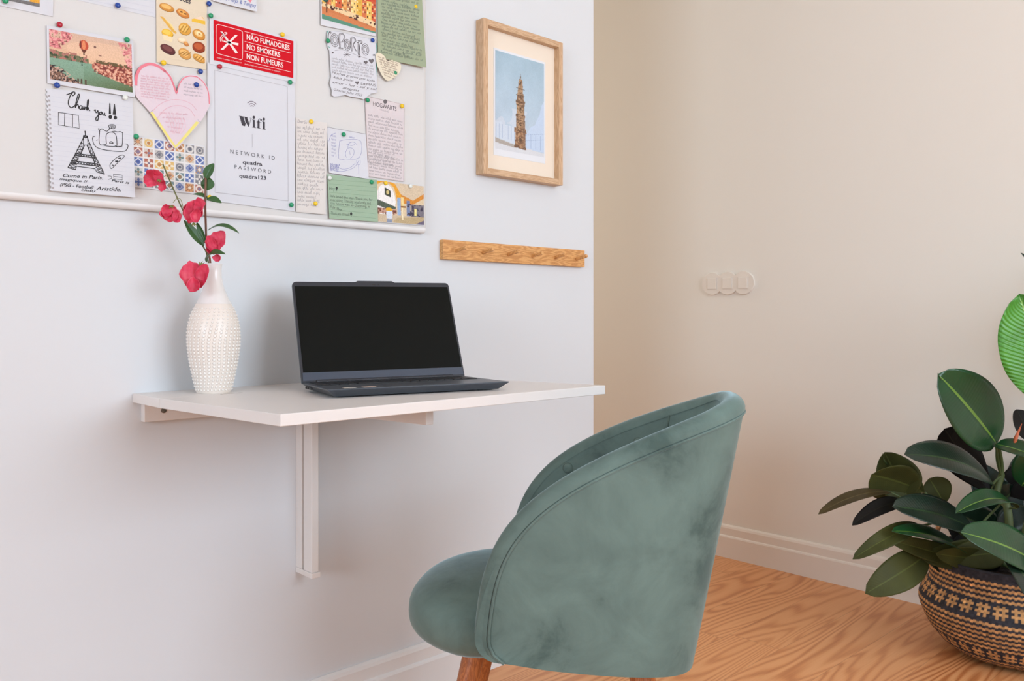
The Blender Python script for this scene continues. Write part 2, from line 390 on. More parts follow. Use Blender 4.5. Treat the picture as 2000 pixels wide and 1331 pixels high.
# ---------------------------------------------------------------- flowers
M_petal = mat('petal_pink', (205, 45, 78), .5); nt, N, L, bs = nodes(M_petal)
n_ = N.new('ShaderNodeTexNoise'); n_.inputs['Scale'].default_value = 45; n_.inputs['Detail'].default_value = 3; tc = N.new('ShaderNodeTexCoord'); L.new(tc.outputs['Object'], n_.inputs['Vector'])
r_ = ramp(N, [(.3, (188, 28, 62)), (.52, (222, 56, 90)), (.75, (238, 104, 122))]); L.new(n_.outputs['Fac'], r_.inputs[0]); L.new(r_.outputs[0], bs.inputs['Base Color'])
bs.inputs['Subsurface Weight'].default_value = .12; bs.inputs['Subsurface Scale'].default_value = .01
M_fl = mat('flower_leaf_green', (52, 92, 44), .35); M_st1 = mat('stem_brown', (122, 84, 66), .6); M_st2 = mat('stem_green', (104, 106, 58), .6); M_cal = mat('calyx_green', (128, 132, 66), .6)

def petal(parent, px, py, t, wpx, hpx, ang, yawn=0.0, pitch=0.0, cup=.35, ruf=.1, seed=0, notch=0, m=None, name='petal'):
    # a cupped, ruffled petal; centred on (px,py,t), ang = direction of its long axis in the picture plane
    rnd = random.Random(seed); c = cp(px, py, t); sc = t/FOC
    right = Vector((RT[0], RT[1], 0)); upv = Vector((0, 0, 1)); tow = -Vector((FW[0], FW[1], 0))
    rot = Matrix.Rotation(yawn, 3, upv) @ Matrix.Rotation(pitch, 3, right)
    right = rot @ right; upp = rot @ upv; tow = rot @ tow
    a1 = right*math.cos(ang)+upp*math.sin(ang); a2 = -right*math.sin(ang)+upp*math.cos(ang)
    W_, H_ = wpx*sc/2, hpx*sc/2; R_, K_ = 9, 36; P = np.zeros((R_+1, K_, 3)); ph = [rnd.random()*6.28 for _ in range(4)]
    for i in range(R_+1):
        q = i/R_
        for k in range(K_):
            g = 2*PI*k/K_; rad = 1+ruf*(math.sin(5*g+ph[0])*.4+math.sin(9*g+ph[1])*.3+.5*math.sin(3*g+ph[2]))*q
            if notch: rad -= notch*math.exp(-((((g-PI/2+PI) % (2*PI))-PI)/.35)**2)*q
            x, y = q*rad*math.cos(g), q*rad*math.sin(g)
            taper = 1-.28*(-y)*(y < 0)
            d = cup*(x*x*1.0+.35*y*y)*W_-cup*.4*W_+ruf*q*q*W_*.55*math.sin(7*g+ph[3])+.05*W_*math.sin(x*9+ph[1])*(1-q)
            v = c+a1*(y*H_)+a2*(x*taper*W_)*-1+tow*d; P[i, k] = v
    bb = MB(); bb.grid(P, wrap=True)
    o = bb.build(name, m or M_petal, parent, smooth=True)
    so = o.modifiers.new('solid', 'SOLIDIFY'); so.thickness = .0006
    return o
def bez(p, k=10):
    p = [np.array(q, float) for q in p]; return [Vector(q) for q in cr3(p, k)]
def cr3(pr, k=6):
    P = [pr[0]]+list(pr)+[pr[-1]]; out = []
    for i in range(1, len(P)-2):
        for j in range(k):
            t = j/k; out.append(.5*((2*P[i])+(-P[i-1]+P[i+1])*t+(2*P[i-1]-5*P[i]+4*P[i+1]-P[i+2])*t*t+(-P[i-1]+3*P[i]-3*P[i+1]+P[i+2])*t**3))
    out.append(P[-1]); return out

def leaf(name, parent, base, tip, width, nrm, m, arch=.1, fold=.25, peak=.45, wave=0.0, petiole=0, pmat=None, seed=0, curl=0.0, thick=.0008, power=.75, stalk_to=None):
    base, tip, nrm = Vector(base), Vector(tip), Vector(nrm)
    d = tip-base; Ln = d.length; d.normalize(); nrm = (nrm-d*nrm.dot(d)).normalized(); side = d.cross(nrm)
    NU, NV = 22, 13; P = np.zeros((NU+1, NV, 3)); rnd = random.Random(seed); ph = rnd.random()*6
    for i in range(NU+1):
        s = i/NU; ss = s**(math.log(.5)/math.log(peak)); hw = width/2*max(0.0, math.sin(PI*ss))**power
        c = base+d*(Ln*s)+nrm*(arch*Ln*4*s*(1-s)-arch*Ln*.0)
        for j in range(NV):
            q = (j/(NV-1)-.5)*2
            P[i, j] = c+side*(hw*q*math.cos(fold*.7))+nrm*(abs(q)*hw*math.sin(fold)-curl*hw*q*q+wave*width*math.sin(s*16+ph)*abs(q)**2*.5)
    bb = MB(); bb.grid(P)
    me = bb; o = me.build(name, m, parent, smooth=True)
    uv = o.data.uv_layers.new(name='UVMap'); co = np.zeros(len(o.data.loops), int); o.data.loops.foreach_get('vertex_index', co)
    U = np.stack([(co % NV)/(NV-1), (co//NV)/NU], -1).astype(np.float32); uv.data.foreach_set('uv', U.ravel())
    so = o.modifiers.new('solid', 'SOLIDIFY'); so.thickness = thick; so.offset = 0
    if len([1]) and isinstance(m, (list, tuple)) and len(m) > 1: so.material_offset = 1; so.material_offset_rim = 0; so.thickness = thick; so.offset = -1
    if stalk_to is not None:
        e = Vector(stalk_to); mid = (base+e)/2+nrm*(-.02*Ln)
        b2 = MB(); b2.tube(bez([base+d*.004*0, mid, e], 5), [.0035]*11 if Ln > .12 else .001, 7); b2.build('petiole', pmat, parent, smooth=True)
    return o

T0 = 1.655
upc = Vector((0, 0, 1)); tow = -Vector((FW[0], FW[1], 0)); rgt = Vector((RT[0], RT[1], 0))
br = empty('flower_branch', (VX, VY, .9)); br.location = (0, 0, 0); tag(br, 'leafy brown branch with crimson blooms rising from the white vase', 'flower')
vtop = cp(409, 516, 1.69)
b = MB(); b.tube(bez([(VX+.004, VY, .835), (VX+.002, VY, .95), cp(411, 516, 1.703), cp(404, 485, 1.68), cp(402, 440, 1.67), cp(401, 395, T0), cp(402, 348, T0)], 6), [.0022]*37, 8); b.build('stem', M_st1, br, smooth=True)
def fleaf(bp_, tp_, wpx, nr, t=T0, t2=None, **k):
    return leaf('leaf', br, cp(*bp_, t), cp(*tp_, t2 or t), wpx*t/FOC, nr, M_fl, thick=.0005, seed=int(bp_[0]), **k)
fleaf((401, 350), (418, 319), 20, tow+upc*.2, arch=.05, fold=.3)
fleaf((403, 372), (405, 344), 27, tow+upc*.1, arch=-.08, fold=-.2)
fleaf((406, 388), (376, 380), 14, tow*.6+upc, arch=.1, fold=.3)
fleaf((404, 389), (433, 397), 16, tow*.7+upc*.6, arch=.12, fold=.3)
fleaf((406, 451), (467, 456), 17, tow*.5+upc, arch=.17, fold=.35, t2=T0-.02)
fleaf((399, 481), (359, 430), 17, tow+upc*.4, arch=-.04, fold=.35)
fleaf((401, 476), (384, 434), 16, tow*.8-rgt*.3, arch=-.06, fold=.5)
fleaf((404, 513), (441, 497), 20, tow*.6+upc*.7, arch=.2, fold=.4, t2=T0-.03)
fleaf((398, 353), (380, 341), 4, upc, arch=.2); fleaf((399, 360), (384, 357), 5, upc, arch=-.2)
def bloom(parent, pets, calyx=None):
    f = None
    for i, p in enumerate(pets):
        if f is None: f = petal(parent, *p[:6], **p[6], name='bloom')
        else: petal(f, *p[:6], **p[6])
    if calyx:
        (x, y, t, dx, dy) = calyx; bb = MB()
        for k in range(5):
            a = k*1.256; e = cp(x+dx+6*math.cos(a), y+dy+3*math.sin(a), t-.004*math.sin(a))
            bb.tube([cp(x, y, t), (cp(x, y, t)+e)/2+tow*.001, e], [.0014, .0013, .0002], 6)
        bb.build('calyx', M_cal, f, smooth=True)
# bloom against the stem (upper)
bloom(br, [(378, 414, 1.645, 36, 46, PI/2-.3, dict(cup=.5, ruf=.10, seed=3, yawn=.2)), (391, 404, 1.640, 30, 34, PI/2-.7, dict(cup=.7, ruf=.14, seed=8, yawn=-.5)), (368, 417, 1.650, 24, 38, PI/2+.1, dict(cup=.6, ruf=.12, seed=5, yawn=.7)), (384, 422, 1.637, 22, 28, PI/2-.1, dict(cup=.9, ruf=.08, seed=6))], (378, 436, 1.645, 2, 5))
bloom(br, [(427, 470, 1.650, 36, 40, PI/2-.3, dict(cup=.45, ruf=.12, seed=13, yawn=-.2)), (412, 478, 1.645, 20, 34, PI/2+.4, dict(cup=.6, ruf=.12, seed=14, yawn=.5)), (414, 489, 1.648, 20, 18, PI/2+.1, dict(cup=.6, ruf=.14, seed=15, yawn=.2)), (424, 504, 1.640, 17, 15, -PI/2, dict(cup=.5, ruf=.1, seed=16))])
bloom(br, [(374, 540, 1.640, 40, 60, PI/2+.1, dict(cup=.45, ruf=.13, seed=23, yawn=.4)), (397, 540, 1.636, 36, 50, PI/2-.45, dict(cup=.55, ruf=.05, seed=24, yawn=-.5)), (378, 556, 1.632, 26, 30, -PI/2+.1, dict(cup=.7, ruf=.08, seed=25, yawn=.2))], (391, 519, 1.645, 3, -6))
br2 = empty('drooping_flower', (0, 0, 0)); tag(br2, 'thin brown flower stem leaning left with two drooping crimson blooms', 'flower')
b = MB(); b.tube(bez([(VX-.004, VY-.004, .84), (VX-.003, VY-.004, .96), cp(407, 513, 1.700), cp(393, 475, 1.675), cp(365, 425, 1.665), cp(352, 400, 1.665), cp(318, 321, 1.66)], 6), [.0014]*37, 7); b.build('stem', M_st2, br2, smooth=True)
for pp_ in ([cp(360, 418, 1.664), cp(354, 392, 1.66), cp(346, 388, 1.655), cp(338, 396, 1.655)], [cp(326, 342, 1.66), cp(320, 346, 1.655), cp(316, 352, 1.652)]):
    b = MB(); b.tube(bez(pp_, 6), .0006, 6); b.build('pedicel', M_cal, br2, smooth=True)
bloom(br2, [(298, 350, 1.650, 34, 34, PI-.5, dict(cup=.5, ruf=.16, seed=33, yawn=.3)), (318, 361, 1.648, 20, 26, -PI/2+.2, dict(cup=.6, ruf=.18, seed=34, yawn=-.3)), (309, 344, 1.646, 28, 20, .2, dict(cup=.6, ruf=.16, seed=35, pitch=.4))], (311, 352, 1.644, 0, 2))
bloom(br2, [(332, 417, 1.650, 34, 34, -PI/2-.2, dict(cup=.5, ruf=.12, seed=43, yawn=.2)), (346, 422, 1.648, 26, 26, -PI/2+.8, dict(cup=.6, ruf=.14, seed=44, yawn=-.4)), (326, 412, 1.647, 24, 22, PI+.2, dict(cup=.5, ruf=.12, seed=45, yawn=.5))], (336, 402, 1.648, -1, 4))

# ---------------------------------------------------------------- chair
M_vel = mat('sage_velvet', (112, 138, 126), .8, spec=.15); nt, N, L, bs = nodes(M_vel)
tc = N.new('ShaderNodeTexCoord'); n1 = N.new('ShaderNodeTexNoise'); n1.inputs['Scale'].default_value = 8; n1.inputs['Detail'].default_value = 9; n1.inputs['Roughness'].default_value = .62; n1.inputs['Distortion'].default_value = .5; L.new(tc.outputs['Object'], n1.inputs['Vector'])
r1 = ramp(N, [(.33, (78, 95, 89)), (.46, (100, 118, 111)), (.66, (112, 132, 124))]); L.new(n1.outputs['Fac'], r1.inputs[0]); L.new(r1.outputs[0], bs.inputs['Base Color'])
bs.inputs['Sheen Weight'].default_value = .6; bs.inputs['Sheen Roughness'].default_value = .35; bs.inputs['Sheen Tint'].default_value = (.68, .88, .95, 1)
n2 = N.new('ShaderNodeTexNoise'); n2.inputs['Scale'].default_value = 14; n2.inputs['Detail'].default_value = 3; L.new(tc.outputs['Object'], n2.inputs['Vector'])
bp = N.new('ShaderNodeBump'); bp.inputs['Strength'].default_value = .15; bp.inputs['Distance'].default_value = .01; L.new(n2.outputs['Fac'], bp.inputs['Height']); L.new(bp.outputs['Normal'], bs.inputs['Normal'])
CX, CY, CPH = 1.2959, -.6615, 2.2473
chair = empty('tub_chair', (CX, CY, 0), CPH); tag(chair, 'sage green velvet tub chair with wooden legs pulled up to the desk', 'chair')
Wc, KB, SF, SB, REC, Z0c, ZT, E1, E2, E3, KD = .2531, .9111, .2383, -.2221, .0389, .3508, .8262, .5885, 1.9389, .5345, .8674
def csurf(al, b_):
    Sg = np.sign(np.sin(al)); s_ = np.abs(np.sin(al)); c_ = np.abs(np.cos(al))+1e-9
    zr = Z0c+(ZT-Z0c)*c_**E3; z = Z0c+(zr-Z0c)*b_; q = (z-Z0c)/(ZT-Z0c)
    l = Wc*(KB+(1-KB)*q)*Sg*s_**E1; s = SF-(SF-SB)*(KD+(1-KD)*q)*c_**E2-REC*q
    sh_b = np.interp(s, [-.2, .24], [-.045, .02]); z2 = z+(1-q)*sh_b; return np.stack([s, l, z2], -1)
da = np.linspace(-PI/2, PI/2, 4001); rimd = csurf(da, 1.0); arc = np.concatenate([[0], np.cumsum(np.linalg.norm(np.diff(rimd, axis=0), axis=1))])
NA = 121; als = np.interp(np.linspace(0, arc[-1], NA), arc, da)
NB = 22; bsx = np.linspace(0, 1, NB)
def smooth_closed(P, it=2):
    for _ in range(it):
        Q = P.copy(); Q[1:-1] = (P[:-2]+2*P[1:-1]+P[2:])/4; P = Q
    return P
outer = np.array([csurf(als, q) for q in bsx])   # NB x NA x 3
for i in range(NB): outer[i] = smooth_closed(outer[i], 3)
Ta = np.gradient(outer, axis=1); Tb = np.gradient(outer, axis=0)
Tb[:, 0] = Tb[:, 2]; Tb[:, -1] = Tb[:, -3]; Tb[:, 1] = Tb[:, 2]; Tb[:, -2] = Tb[:, -3]
Nn = np.cross(Ta, Tb); Nn /= np.linalg.norm(Nn, axis=-1, keepdims=True)+1e-12
if (Nn[NB//2, NA//2]*np.array([-1, 0, 0])).sum() < 0: Nn = -Nn
for _ in range(3): Nn[:, 1:-1] = (Nn[:, :-2]+2*Nn[:, 1:-1]+Nn[:, 2:])/4
Nn /= np.linalg.norm(Nn, axis=-1, keepdims=True)
TH = .042
rim = outer[-1]; rn = Nn[-1]; rt = np.gradient(rim, axis=0); rt /= np.linalg.norm(rt, axis=-1, keepdims=True)
g = np.cross(rt, rn); g /= np.linalg.norm(g, axis=-1, keepdims=True)
if g[NA//2, 2] < 0: g = -g
rowsP = []
inset = .022
shr = rim-g*inset*.9
def outer_row(i):
    return outer[i]*(1)+(0)
O = outer.copy()
# pull the outer sheet in from the rim so the roll stands proud of it
lift = np.linspace(0, 1, NB)
for i in range(NB): rowsP.append(O[i]*(1-lift[i]**6)+shr*lift[i]**6)
for k in range(0, 11):
    a = PI*k/10; rowsP.append(rim-g*inset-rn*TH/2+(np.cos(a)*rn*TH/2*1.08+np.sin(a)*g*inset*1.0))
inn = O-Nn*TH
for i in range(NB-1, -1, -1): rowsP.append(inn[i]*(1-lift[i]**6)+(shr-rn*TH)*lift[i]**6)
def round_corner(Q):
    zb = Z0c+np.interp(Q[..., 0], [-.2, .24], [-.045, .02]); d_ = np.clip((zb+.05-Q[..., 2])/.05, 0, 1); R = Q.copy()
    R[..., 0] -= .045*(1-np.sqrt(1-d_*d_*.97))*np.clip((Q[..., 0]-.10)/.10, 0, 1); return R
P = round_corner(np.array(rowsP)); b = MB(); b.grid(P)
b.grid(np.array([P[0], P[-1]]), flip=True)
b.add(P[:, 0], [tuple(range(len(P)))]); b.add(P[:, -1], [tuple(range(len(P)-1, -1, -1))])
back = b.build('backrest', M_vel, chair, smooth=True, sharp=50)
b = MB(); cv = round_corner(shr-g*.006+rn*.0012); b.tube([tuple(p) for p in cv], .0028, 7); b.build('piping', M_vel, back, smooth=True)
M_vel2 = mat('velvet_seam', (86, 104, 95), .9)
for a0 in (.53, -.53):
    ii = int(np.argmin(abs(als-a0)))
    b = MB(); b.tube([tuple(inn[j, ii]-Nn[j, ii]*.0006) for j in range(3, NB-1)], .0022, 6); b.build('seam', M_vel2, back, smooth=True)
for a0, q in ((-1.02, .86), (-.68, .88), (.68, .84), (-.40, .88), (.40, .84), (-.68, .5), (.68, .5), (0, .55)):
    ii = int(np.argmin(abs(als-a0))); jj = int(q*(NB-1)); p = inn[jj, ii]; nn = -Nn[jj, ii]
    v = Vector(nn); bb = MB(); t1 = v.orthogonal().normalized(); t2 = v.cross(t1); vs = []
    for r_q, h_q in ((.015, -.002), (.0125, .0006), (.0105, .0006), (.0098, .0035), (.006, .0056), (.001, .0062)):
        for k in range(16): vs.append(Vector(p)+(t1*math.cos(2*PI*k/16)+t2*math.sin(2*PI*k/16))*r_q+v*h_q)
    bb.add(vs, [(i*16+k, i*16+(k+1) % 16, (i+1)*16+(k+1) % 16, (i+1)*16+k) for i in range(5) for k in range(16)])
    for i in range(16): bb.m[16+i] = 1
    bb.build('button', [M_vel, M_vel2], back, smooth=True)
# seat cushion
NUc, NVc = 64, 28; P = np.zeros((NVc+1, NUc, 3)); sc_, zc = .140, .402
def sg(v, e): return math.copysign(abs(v)**e, v)
for i in range(NVc+1):
    v = -PI/2+PI*i/NVc
    for j in range(NUc):
        u = 2*PI*j/NUc; cvx = sg(math.cos(v), .62)
        x = sc_+.262*cvx*sg(math.cos(u), .80); wf = min(1, max(0, (x-.16)/.12)); wf = wf*wf*(3-2*wf); y = (.178+.044*wf)*cvx*sg(math.sin(u), .80); z = zc+.072*sg(math.sin(v), .78)
        if math.sin(v) > 0: z += .012*(1-min(1, ((x-sc_)/.3)**2+(y/.22)**2))
        P[i, j] = (x, y, z)
b = MB(); b.grid(P, wrap=True); b.build('seat', M_vel, chair, smooth=True)
boxo('seat_base', (-.09, .20, -.12, .12, .331, .350), M_dark, chair, .004)
for sx, sy in ((1, 1), (1, -1), (-1, 1), (-1, -1)):
    x0 = .255 if sx > 0 else -.05; b = MB(); b.tube([(x0, sy*(.12 if sx > 0 else .08), .34), (x0+(sx*.035 if sx > 0 else -.03), sy*(.15 if sx > 0 else .11), .18), (x0+(sx*.075 if sx > 0 else -.06), sy*(.185 if sx > 0 else .13), .0)], [.021, .018, .012], 20); b.build('leg', M_leg, chair, smooth=True, sharp=40)

#<B>
# ---------------------------------------------------------------- pin board
BY = .018
def P3(x, z, y): return (x, y, z)
bx0 = wp(-420, 400, BY)[0]; bx1, bz0 = wp(831, 455.3, BY); bz1 = bz0+.95
board = empty('pin_board', (bx0, 0, bz0)); tag(board, 'large white pin board covered with postcards and notes above the desk', 'board')
BL, BH = bx1-bx0, bz1-bz0
b = MB(); b.box(.008, BL-.008, -BY, -.001, .010, BH-.01); b.build('panel', M_board, board)
b = MB(); b.tube([(0, -.0095, .008), (BL, -.0095, .008)], .0092, 20); b.build('bottom_frame_strip', M_trim, board, smooth=True, sharp=50)
b = MB(); b.tube([(BL-.004, -.009, .004), (BL-.004, -.009, BH)], .0088, 16); b.build('side_frame_strip', M_board, board, smooth=True, sharp=50)

_tc = {}
def text_geo(s, bold=0, shear=0):
    k = (s, bold, shear)
    if k in _tc: return _tc[k]
    c = bpy.data.curves.new('txt', 'FONT'); c.body = s; c.size = 1; c.offset = bold; c.shear = shear; c.resolution_u = 3
    o = bpy.data.objects.new('txt', c); COL.objects.link(o)
    dg = bpy.context.evaluated_depsgraph_get(); me = bpy.data.meshes.new_from_object(o.evaluated_get(dg))
    v = np.array([vv.co[:2] for vv in me.vertices]); f = [tuple(p.vertices) for p in me.polygons]
    bpy.data.objects.remove(o); bpy.data.curves.remove(c); bpy.data.meshes.remove(me)
    _tc[k] = (v, f); return _tc[k]

class Sheet:
    def __init__(s, name, corners, m, label, cat, layer=0, lift=(0, 0, 0, 0), outline=None, group=None, thick=.0004):
        s.c = [wp(*p, BY) for p in corners]; s.lift = lift; s.layer = layer
        xs = [c[0] for c in s.c]; zz = [c[1] for c in s.c]; s.x0, s.x1, s.z0, s.z1 = min(xs), max(xs), min(zz), max(zz)
        s.inks = {}; s.flat = outline is not None
        if outline is None:
            N_ = 10; P = np.zeros((N_+1, N_+1, 3))
            for i in range(N_+1):
                for j in range(N_+1):
                    x, z = s.bil(j/N_, i/N_); P[i, j] = (x, s.y(x, z), z)
            b = MB(); b.grid(P, flip=True)
            B = P.copy(); B[..., 1] += thick; b.grid(B)
            for A in (0, N_): b.grid(np.array([P[A], B[A]]), flip=(A != 0)); b.grid(np.array([P[:, A], B[:, A]]), flip=(A == 0))
        else:
            pts = [wp(*p, BY) for p in outline]; n = len(pts); b = MB()
            F_ = [(x, s.y(x, z), z) for x, z in pts]; K_ = [(x, s.y(x, z)+thick, z) for x, z in pts]
            b.add(F_+K_, [tuple(range(n)), tuple(range(2*n-1, n-1, -1))]+[(i, (i+1) % n, (i+1) % n+n, i+n) for i in range(n)])
        s.o = b.build(name, m); tag(s.o, label, cat, group)
    def bil(s, u, v):
        a, b_, c, d = s.c; return (a*(1-u)+b_*u)*(1-v)+(d*(1-u)+c*u)*v
    def y(s, x, z, e=0):
        u = min(1, max(0, (x-s.x0)/(s.x1-s.x0))); v = min(1, max(0, (s.z1-z)/(s.z1-s.z0)))
        l = s.lift
        if s.flat: return -(BY+.0006+s.layer*.0009+max(l[0], l[1])*(s.z1-z)/(s.z1-s.z0)*0+max(l[2], l[3])*(s.z1-z)/(s.z1-s.z0)+e)
        L_ = l[0]*((1-u)*(1-v))**1.5+l[1]*(u*(1-v))**1.5+l[2]*(u*v)**1.5+l[3]*((1-u)*v)**1.5
        return -(BY+.0006+s.layer*.0009+L_+e)
    def mb(s, k):
        return s.inks.setdefault(k, MB())
    def tri(s, k, xz, faces, e=.0003, mi=0):
        s.mb(k).add([(x, s.y(x, z, e), z) for x, z in xz], faces, mi)
    def text(s, k, st, p0, p1, hpx, bold=0, shear=0, e=.0003):
        a, b_ = wp(*p0, BY), wp(*p1, BY); v, f = text_geo(st, bold, shear)
        if len(v) == 0: return
        u0 = (p0[0]-1000)/FOC; t = (DW-BY)/(FW[1]+u0*RT[1]); sh = hpx*t/FOC/.7
        d = b_-a; Ln = np.linalg.norm(d); x0_, x1_ = v[:, 0].min(), v[:, 0].max(); dx = d/Ln; dn = np.array([-dx[1]*0, 1.0])
        out = [a+d*((p[0]-x0_)/(x1_-x0_))+dn*(p[1]*sh) for p in v]
        s.tri(k, out, [q for q in f], e)
    def line(s, k, pts, w=.0007, close=False, px=True, e=.0003):
        q = [wp(*p, BY) if px else np.array(p) for p in pts]
        if close: q = q+[q[0]]
        L_, R_ = [], []
        for i, p in enumerate(q):
            d = q[min(i+1, len(q)-1)]-q[max(i-1, 0)]; n = np.array([-d[1], d[0]]); n /= (np.linalg.norm(n)+1e-9)
            L_.append(p+n*w/2); R_.append(p-n*w/2)
        n = len(q); s.tri(k, L_+R_, [(i, i+1, n+i+1, n+i) for i in range(n-1)], e)
    def curve(s, k, pts, w=.0007, n=5, e=.0003):
        s.line(k, cr([tuple(map(float, p)) for p in pts], n), w, e=e)
    def poly(s, k, pts, e=.0003, px=True):
        q = [wp(*p, BY) if px else p for p in pts]; s.tri(k, q, [tuple(range(len(q)))], e)
    def disc(s, k, c, rx, ry=None, e=.0003, n=20):
        s.poly(k, [(c[0]+rx*math.cos(2*PI*i/n), c[1]+(ry or rx)*math.sin(2*PI*i/n)) for i in range(n)], e)
    def scrawl(s, k, p0, p1, hpx, seed=0, w=.0005, word=(3, 8), e=.0003):
        # illegible joined handwriting running from p0 to p1
        r = random.Random(seed); p0, p1 = np.array(p0, float), np.array(p1, float); d = p1-p0; Ln = np.linalg.norm(d); dx = d/Ln
        x = 0; lw = hpx*.62
        while x < Ln-lw:
            nl = r.randint(*word); pts = []
            for i in range(nl):
                if x > Ln-lw*.6: break
                hh = hpx*(.55+.15*r.random())*(1.75 if r.random() < .22 else 1); dn = hpx*.5 if r.random() < .1 else 0
                for (ax, ay) in ((0, 0), (.25, hh*.9), (.5, hh), (.35, hh*.2-dn), (.75, .05*hh)):
                    pts.append(p0+dx*(x+ax*lw+r.uniform(-.06, .06)*lw)+np.array([0, -1])*(ay+r.uniform(-.1, .1)*hpx))
                x += lw*r.uniform(.75, 1.05)
            if len(pts) > 3: s.line(k, cr([tuple(p) for p in pts], 2), w, e=e)
            x += lw*r.uniform(.7, 1.1)
    def canvas(s, name, corners, cv, e=.0003):
        c = [wp(*p, BY) for p in corners]; A = np.clip(cv.a, 0, 255); h, w_ = A.shape[:2]
        V, U = np.meshgrid(np.linspace(0, 1, h), np.linspace(0, 1, w_), indexing='ij')
        XZ = ((c[0][None, None]*(1-U)[..., None]+c[1]*U[..., None])*(1-V)[..., None]+(c[3]*(1-U)[..., None]+c[2]*U[..., None])*V[..., None])
        P = np.zeros((h, w_, 3)); P[..., 0] = XZ[..., 0]; P[..., 2] = XZ[..., 1]
        u = np.clip((P[..., 0]-s.x0)/(s.x1-s.x0), 0, 1); v = np.clip((s.z1-P[..., 2])/(s.z1-s.z0), 0, 1); l = s.lift
        P[..., 1] = -(BY+.0006+s.layer*.0009+l[0]*((1-u)*(1-v))**1.5+l[1]*(u*(1-v))**1.5+l[2]*(u*v)**1.5+l[3]*((1-u)*v)**1.5+e)
        return color_grid(name, P, A, s.o, M_print, flip=True)
    def done(s, mats, names=None):
        for k, mb_ in s.inks.items():
            if mb_.v: mb_.build((names or {}).get(k, 'writing'), mats[k], s.o)
        return s.o

def color_grid(name, P, A, parent, m, flip=False, smooth=False, wrap=False):
    h, w_ = P.shape[:2]; idx = np.arange(h*w_).reshape(h, w_)
    if wrap: a = idx[:-1]; b_ = np.roll(idx, -1, 1)[:-1]; c = np.roll(idx, -1, 1)[1:]; d = idx[1:]
    else: a, b_, c, d = idx[:-1, :-1], idx[:-1, 1:], idx[1:, 1:], idx[1:, :-1]
    F_ = np.stack([a, b_, c, d], -1).reshape(-1, 4)
    if flip: F_ = F_[:, ::-1]
    me = bpy.data.meshes.new(name); n = len(F_)
    me.vertices.add(h*w_); me.vertices.foreach_set('co', P.reshape(-1).astype(np.float32))
    me.loops.add(n*4); me.loops.foreach_set('vertex_index', F_.reshape(-1).astype(np.int32))
    me.polygons.add(n); me.polygons.foreach_set('loop_start', (np.arange(n)*4).astype(np.int32))
    me.polygons.foreach_set('use_smooth', [smooth]*n)
    me.update(calc_edges=True); me.validate()
    ca = me.color_attributes.new('Col', 'FLOAT_COLOR', 'POINT')
    rgba = np.ones((h*w_, 4), np.float32); rgba[:, :3] = lin_arr(A.reshape(-1, 3)); ca.data.foreach_set('color', rgba.ravel())
    me.materials.append(m)
    return link(name, me, parent)

class Canvas:
    def __init__(s, w_, h, bg=(255, 255, 255), seed=1):
        s.w, s.h = w_, h; s.a = np.zeros((h, w_, 3)); s.a[:] = bg
        s.Y, s.X = np.meshgrid((np.arange(h)+.5)/h, (np.arange(w_)+.5)/w_, indexing='ij'); s.asp = w_/h; s.r = np.random.default_rng(seed)
    def noise(s, fx, fy, seed=0, oct=3):
        out = np.zeros((s.h, s.w)); amp = 1; tot = 0; r = np.random.default_rng(seed)
        for o in range(oct):
            nx, ny = max(2, int(fx*2**o)), max(2, int(fy*2**o)); g_ = r.random((ny+2, nx+2)); x = s.X*nx; y = s.Y*ny
            xi, yi = x.astype(int), y.astype(int); fx_, fy_ = x-xi, y-yi; fx_ = fx_*fx_*(3-2*fx_); fy_ = fy_*fy_*(3-2*fy_)
            out += amp*((g_[yi, xi]*(1-fx_)+g_[yi, xi+1]*fx_)*(1-fy_)+(g_[yi+1, xi]*(1-fx_)+g_[yi+1, xi+1]*fx_)*fy_); tot += amp; amp *= .5
        return out/tot
    def put(s, mask, col, al=1.0):
        c = np.array(col, float); m_ = (mask.astype(float)*al)[..., None]; s.a = s.a*(1-m_)+c*m_
    def ell(s, cx, cy, rx, ry, col, rot=0, al=1):
        x = (s.X-cx)*s.asp; y = s.Y-cy; c, n = math.cos(rot), math.sin(rot); u = (x*c+y*n)/(rx*s.asp); v = (-x*n+y*c)/ry
        m_ = u*u+v*v < 1; s.put(m_, col, al); return m_
    def poly(s, pts, col, al=1):
        m_ = np.zeros((s.h, s.w), bool); n = len(pts)
        for i in range(n):
            x1_, y1_ = pts[i]; x2_, y2_ = pts[(i+1) % n]
            if y1_ == y2_: continue
            c = ((s.Y >= min(y1_, y2_)) & (s.Y < max(y1_, y2_))); xi = x1_+(s.Y-y1_)*(x2_-x1_)/(y2_-y1_); m_ ^= c & (s.X < xi)
        s.put(m_, col, al); return m_
    def rect(s, x0, y0, x1, y1, col, al=1): m_ = (s.X >= x0) & (s.X < x1) & (s.Y >= y0) & (s.Y < y1); s.put(m_, col, al); return m_
    def seg(s, x0, y0, x1, y1, w_, col, al=1):
        X = s.X*s.asp; ax, bx = x0*s.asp, x1*s.asp; dx, dy = bx-ax, y1-y0; t = np.clip(((X-ax)*dx+(s.Y-y0)*dy)/(dx*dx+dy*dy+1e-9), 0, 1)
        m_ = (X-ax-t*dx)**2+(s.Y-y0-t*dy)**2 < (w_/2)**2; s.put(m_, col, al); return m_
    def grain(s, k, seed=5): s.a += (np.random.default_rng(seed).random((s.h, s.w, 1))-.5)*k

